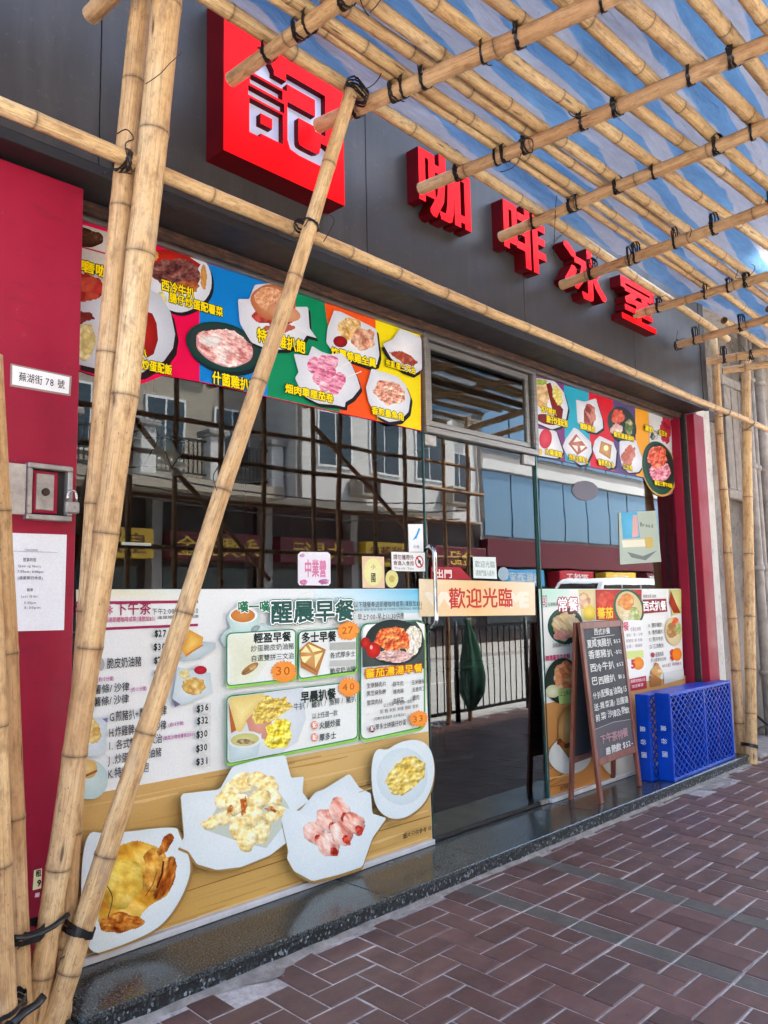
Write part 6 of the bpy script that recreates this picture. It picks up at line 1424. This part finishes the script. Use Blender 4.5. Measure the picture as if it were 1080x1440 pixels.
for k, (pts, txt, lab) in enumerate((([(46, 1252), (58, 1249), (59, 1221), (48, 1224)], '租 9', 'small yellow printed sticker low on the red pillar'), ([(49, 1262), (55, 1261), (56, 1255), (50, 1256)], '', 'tiny pink sticker below the yellow one on the red pillar'))):
    o, P = sheet('sticker', PY2, pts, ['#ece4b0', '#f0d0d8'][k], lab, 'sticker', None, .0005)
    if txt: P.tx('租', 50, 58, 1224, 1234, '#1c1c1c', .04); P.tx('9', 52, 59, 1236, 1248, '#1c1c1c', .04); P.build('print', o)
# lock box
lb = empty('lock_box', at(70, 720, PY), 'steel lock box with open flap and key plate on the red pillar', 'lock box')
bx = lambda x, y, Y: at(x, y, Y)
fx0, fx1 = at(27, 690, PY-.02).x, at(100, 690, PY-.02).x; fz0, fz1 = at(80, 733, PY-.02).z, at(80, 655, PY-.02).z
rect_frame('frame', at(36, 690, PY-.02).x, fx1, fz0, fz1, .018, PY-.035, PY-.001, MT['steel'], lb)
ix0, ix1 = at(36, 690, PY-.02).x+.018, fx1-.018; iz0, iz1 = fz0+.018, fz1-.018
MB().box(ix0, ix1, PY-.004, PY-.0008, iz0, iz1).build('recess', MT['black_trim'], lb)
MB().bbox(ix0+.006, ix1-.03, PY-.024, PY-.0042, iz0+.006, iz1-.006, .003).build('red_plate', MT['red'], lb)
MB().bbox(ix0+.014, ix1-.045, PY-.028, PY-.0243, iz0+.016, iz1-.016, .002).build('key_plate', MT['steel'], lb)
kx, kz = (ix0+ix1-.031)/2, (iz0+iz1)/2
MB().tube([(kx, PY-.0282, kz), (kx, PY-.036, kz)], .013, 18).build('key_barrel', MT['black_trim'], lb)
MB().tube([(kx, PY-.0362, kz), (kx, PY-.038, kz)], .007, 14).build('keyhole', MT['chrome'], lb)
MB().bbox(at(2, 690, PY-.05).x, at(37, 690, PY-.05).x-.002, PY-.05, PY-.046, fz0+.012, fz1-.012, .001).build('flap', MT['steel'], lb)
pk = empty('padlock', at(100, 710, PY-.05), 'small steel padlock hanging from the lock box', 'padlock')
a, b = at(91, 708, PY-.05), at(110, 722, PY-.05); zt_, zb_ = at(100, 706, PY-.05).z, at(100, 722, PY-.05).z
MB().bbox(a.x, b.x, PY-.062, PY-.04, zb_, zt_, .004).build('body', MT['steel'], pk)
cx = (a.x+b.x)/2; w_ = (b.x-a.x)*.32
MB().tube([(cx-w_, PY-.051, zt_-.004), (cx-w_, PY-.051, zt_+.022)]+[(cx-w_*math.cos(t_), PY-.051, zt_+.022+.018*math.sin(t_)) for t_ in [math.pi*k/8 for k in range(1, 8)]]+[(cx+w_, PY-.051, zt_+.022), (cx+w_, PY-.051, zt_-.004)], .0045, 8).build('shackle', MT['chrome'], pk)

# ================================================================== chalkboard
FL, FR, BL, BR = atz(845, 1130), atz(899.5, 1105.5), atz(803, 1124), atz(862, 1099)
def top_point(f, b, px):
    m = (f+b)/2; lo_, hi_ = .3, 2.2
    for _ in range(40):
        z = (lo_+hi_)/2
        if proj((m.x, m.y, z))[1] > px: lo_ = z
        else: hi_ = z
    return Vector((m.x, m.y, lo_))
TL, TR = top_point(FL, BL, 874), top_point(FR, BR, 873)
zt_ = (TL.z+TR.z)/2; TL.z = TR.z = zt_
cbd = empty('chalkboard_sign', (FL+FR+BL+BR)/4, 'wooden A-frame chalkboard with handwritten steak menu standing on the granite step', 'chalkboard')
ux = (FR-FL).normalized(); fwdn = ((FL+FR)/2-(BL+BR)/2); fwdn.z = 0; fwdn.normalize()
FT_L, FT_R = TL+fwdn*.014, TR+fwdn*.014; BT_L, BT_R = TL-fwdn*.014, TR-fwdn*.014
nrm = (FR-FL).cross(FT_L-FL).normalized()
if nrm.y > 0: nrm = -nrm
nrb = (BR-BL).cross(BT_L-BL).normalized()
if nrb.y < 0: nrb = -nrb
for a, b, n_ in ((FL, FT_L, nrm), (FR, FT_R, nrm), (BL, BT_L, nrb), (BR, BT_R, nrb)):
    MB().beam(a, b, .04, .022, n_, .003).build('leg', MT['wood'], cbd)
def lerp(a, b, t_): return a+(b-a)*t_
t0 = .22
MB().beam(lerp(FT_L, FL, .02)+ux*.02, lerp(FT_R, FR, .02)-ux*.02, .045, .02, nrm, .003).build('rail', MT['wood'], cbd)
MB().beam(lerp(FL, FT_L, t0)+ux*.02, lerp(FR, FT_R, t0)-ux*.02, .045, .02, nrm, .003).build('rail', MT['wood'], cbd)
MB().beam(lerp(BT_L, BL, .02)+ux*.02, lerp(BT_R, BR, .02)-ux*.02, .045, .02, nrb, .003).build('rail', MT['wood'], cbd)
MB().beam(lerp(BL, BT_L, t0)+ux*.02, lerp(BR, BT_R, t0)-ux*.02, .045, .02, nrb, .003).build('rail', MT['wood'], cbd)
def slab(a, b, c, d, n_, th, name, mat):
    vs = [p+n_*th/2 for p in (a, b, c, d)]+[p-n_*th/2 for p in (a, b, c, d)]
    return MB().add(vs, [(0, 1, 2, 3), (7, 6, 5, 4), (0, 4, 5, 1), (1, 5, 6, 2), (2, 6, 7, 3), (3, 7, 4, 0)]).build(name, mat, cbd)
A_, B_, C_, D_ = lerp(FL, FT_L, t0)+ux*.018, lerp(FR, FT_R, t0)-ux*.018, lerp(FT_R, FR, .03)-ux*.018, lerp(FT_L, FL, .03)+ux*.018
slab(A_, B_, C_, D_, nrm, .008, 'board', MT['chalkboard'])
slab(lerp(BL, BT_L, t0)+ux*.018, lerp(BR, BT_R, t0)-ux*.018, lerp(BT_R, BR, .03)-ux*.018, lerp(BT_L, BL, .03)+ux*.018, nrb, .008, 'board', MT['chalkboard'])
# writing: a local frame on the front board
upv = ((D_-A_)-ux*(D_-A_).dot(ux)).normalized(); ny = upv.cross(ux)*1.0
ny = (-nrm)
Mw = Matrix((ux, ny, upv)).transposed().to_4x4(); Mw.translation = A_+nrm*.0045
bw, bh = (B_-A_).length, (D_-A_).dot(upv)
P = Print(None, Mw)
CH, CP = '#d9dcda', '#a8848c'
def ck(txt, x0, x1, v0, v1, col=CH, b=.012, sd=0): P.tx(txt, x0*bw, x1*bw, v1*bh, v0*bh, col, b, amp=.07, seed=sd)
P.po([(.02*bw, .006*bh), (.98*bw, .006*bh), (.98*bw, .232*bh), (.5*bw, .25*bh), (.02*bw, .235*bh)], '#55525a'); P.line([(.02*bw, .237*bh), (.5*bw, .252*bh), (.98*bw, .236*bh)], .004, '#9a9ca0')
ck('西式扒餐', .28, .72, .93, .985, CH, .015, 1); P.line([(.2*bw, .915*bh), (.82*bw, .922*bh)], .003, CH)
for k, (txt, pr, v) in enumerate((('夏威夷雞扒', '$52', .84), ('香蔥豬扒', '-$52', .755), ('西冷牛扒', '$52', .655), ('巴西雞扒', '$52', .555))):
    ck(txt, .06, .70, v, v+.066, CH, .014, 10+k); ck(pr, .76, .97, v+.012, v+.052, CH, .012, 20+k)
for k, (txt, v) in enumerate((('什扒配餐湯油菜$15', .455), ('送:雜菜湯/忌廉湯', .37), ('前菜/沙律及熱飲', .29))): ck(txt, .05, .97, v, v+.058, CH, .012, 30+k)
ck('下午茶特餐', .1, .85, .115, .185, CP, .03, 40); ck('跟熱飲 $52-', .2, .95, .03, .09, CH, .02, 41)
wo_ = P.build('chalk_writing'); wo_.matrix_world = Matrix.Identity(4)
wo_.parent = cbd; wo_.matrix_parent_inverse = Matrix.Translation(-Vector(cbd.location)); wo_.matrix_basis = Mw
# ================================================================== blue crates standing on their sides
def crate(p0, p1, hgt, depth, label, text_side):
    """p0, p1: bottom corners of the lattice face; the tray's sides run back from it"""
    c = empty('plastic_crate', (p0+p1)/2, label, 'crate', 'blue crates on the step')
    u = (p1-p0); L = u.length; u.normalize(); bk = Vector((-u.y, u.x, 0))
    if bk.y < 0: bk = -bk
    m = Matrix((u, bk, Vector((0, 0, 1)))).transposed().to_4x4(); m.translation = p0
    w = .012
    for nm, a in (('side_wall', (0, w, 0, depth, 0, hgt)), ('side_wall', (L-w, L, 0, depth, 0, hgt)), ('top_wall', (w, L-w, 0, depth, hgt-w, hgt)), ('bottom_wall', (w, L-w, 0, depth, 0, w))):
        MB().bbox(*a, .004, m).build(nm, MT['blue'], c)
    # rims of the lattice face and the middle bar
    rb = .022; mid_ = L*.52
    for a in ((0, L, -.006, .006, 0, rb), (0, L, -.006, .006, hgt-rb, hgt)): MB().bbox(*a, .004, m).build('face_rim', MT['blue'], c)
    for a in ((0, rb, -.0055, .0055, rb, hgt-rb), (L-rb, L, -.0055, .0055, rb, hgt-rb), (mid_-.012, mid_+.012, -.007, .0065, rb, hgt-rb)): MB().bbox(*a, .004, m).build('face_rim', MT['blue'], c)
    # diamond lattice, one mesh for each half
    for a, b in ((rb, mid_-.012), (mid_+.012, L-rb)):
        g_ = MB(); z0, z1 = rb, hgt-rb; pw = (b-a)/7.0; ph = (z1-z0)/9.5; sl = ph/pw
        for sgn in (1, -1):
            k = -int((z1-z0)/sl/pw)-2
            x = a+k*pw
            while x < b+(z1-z0)/sl+pw:
                # line from (x, z0) with slope sgn*sl, clipped
                pts = []
                xa, za, xb, zb2 = (x, z0, x+(z1-z0)/sl, z1) if sgn > 0 else (x, z0, x-(z1-z0)/sl, z1)
                t0_, t1_ = 0.0, 1.0; dx = xb-xa
                for lo_, hi_ in ((a, b),):
                    ta, tb = (lo_-xa)/dx, (hi_-xa)/dx
                    t0_, t1_ = max(t0_, min(ta, tb)), min(t1_, max(ta, tb))
                if t1_-t0_ > .01:
                    q0 = m @ Vector((xa+dx*t0_, .0005*sgn, za+(zb2-za)*t0_)); q1 = m @ Vector((xa+dx*t1_, .0005*sgn, za+(zb2-za)*t1_))
                    g_.beam(q0, q1, .0085, .008, bk)
                x += pw
        g_.build('lattice', MT['blue'], c, kind='stuff')
    # inner ribs seen through the lattice
    for k in range(1, 4): MB().box(L*k/4-.004, L*k/4+.004, .007, depth-.03, .0125, hgt-.0125, m).build('rib', MT['blue'], c)
    # characters run down the side wall (turned a quarter)
    if text_side:
        for k, ch in enumerate('皇谷園'):
            P = Print(None, None)
            vs, fs = glyph(ch); s_ = .042; zc = hgt*.60-k*.088
            for j in range(8):
                ox, oy = .02*math.cos(j*math.pi/4), .02*math.sin(j*math.pi/4)
                P.raw([((depth*.52+(y+oy-.4)*s_*1.0), zc-(x+ox-.5)*s_) for x, y in vs], fs, lin('#d5dbe6'), .3)
            Mt = Matrix((-bk, u, Vector((0, 0, 1)))).transposed().to_4x4(); Mt.translation = p0+bk*depth-u*.0012
            o = P.build('printed_character'); o.parent = c; o.matrix_parent_inverse = Matrix.Translation(-Vector(c.location)); o.matrix_basis = Mt
    return c
c0, c1 = atz(947.5, 1100), atz(1033, 1065)
ch_ = at(939, 976, c0.y).z
u_ = (c1-c0).normalized(); bk_ = Vector((-u_.y, u_.x, 0)); bk_ = bk_ if bk_.y > 0 else -bk_
dp_ = .105
crate(c0, c1, ch_, dp_, 'front blue plastic crate with diamond lattice on the step edge, white characters on its side', True)
b0 = c0+bk_*(dp_+.012)-u_*.085
b1 = c1+bk_*(dp_+.012)-u_*.15
dp_ = .10
crate(b0, b1, ch_-.008, .095, 'rear blue plastic crate behind the front one, nearer the chalkboard', True)
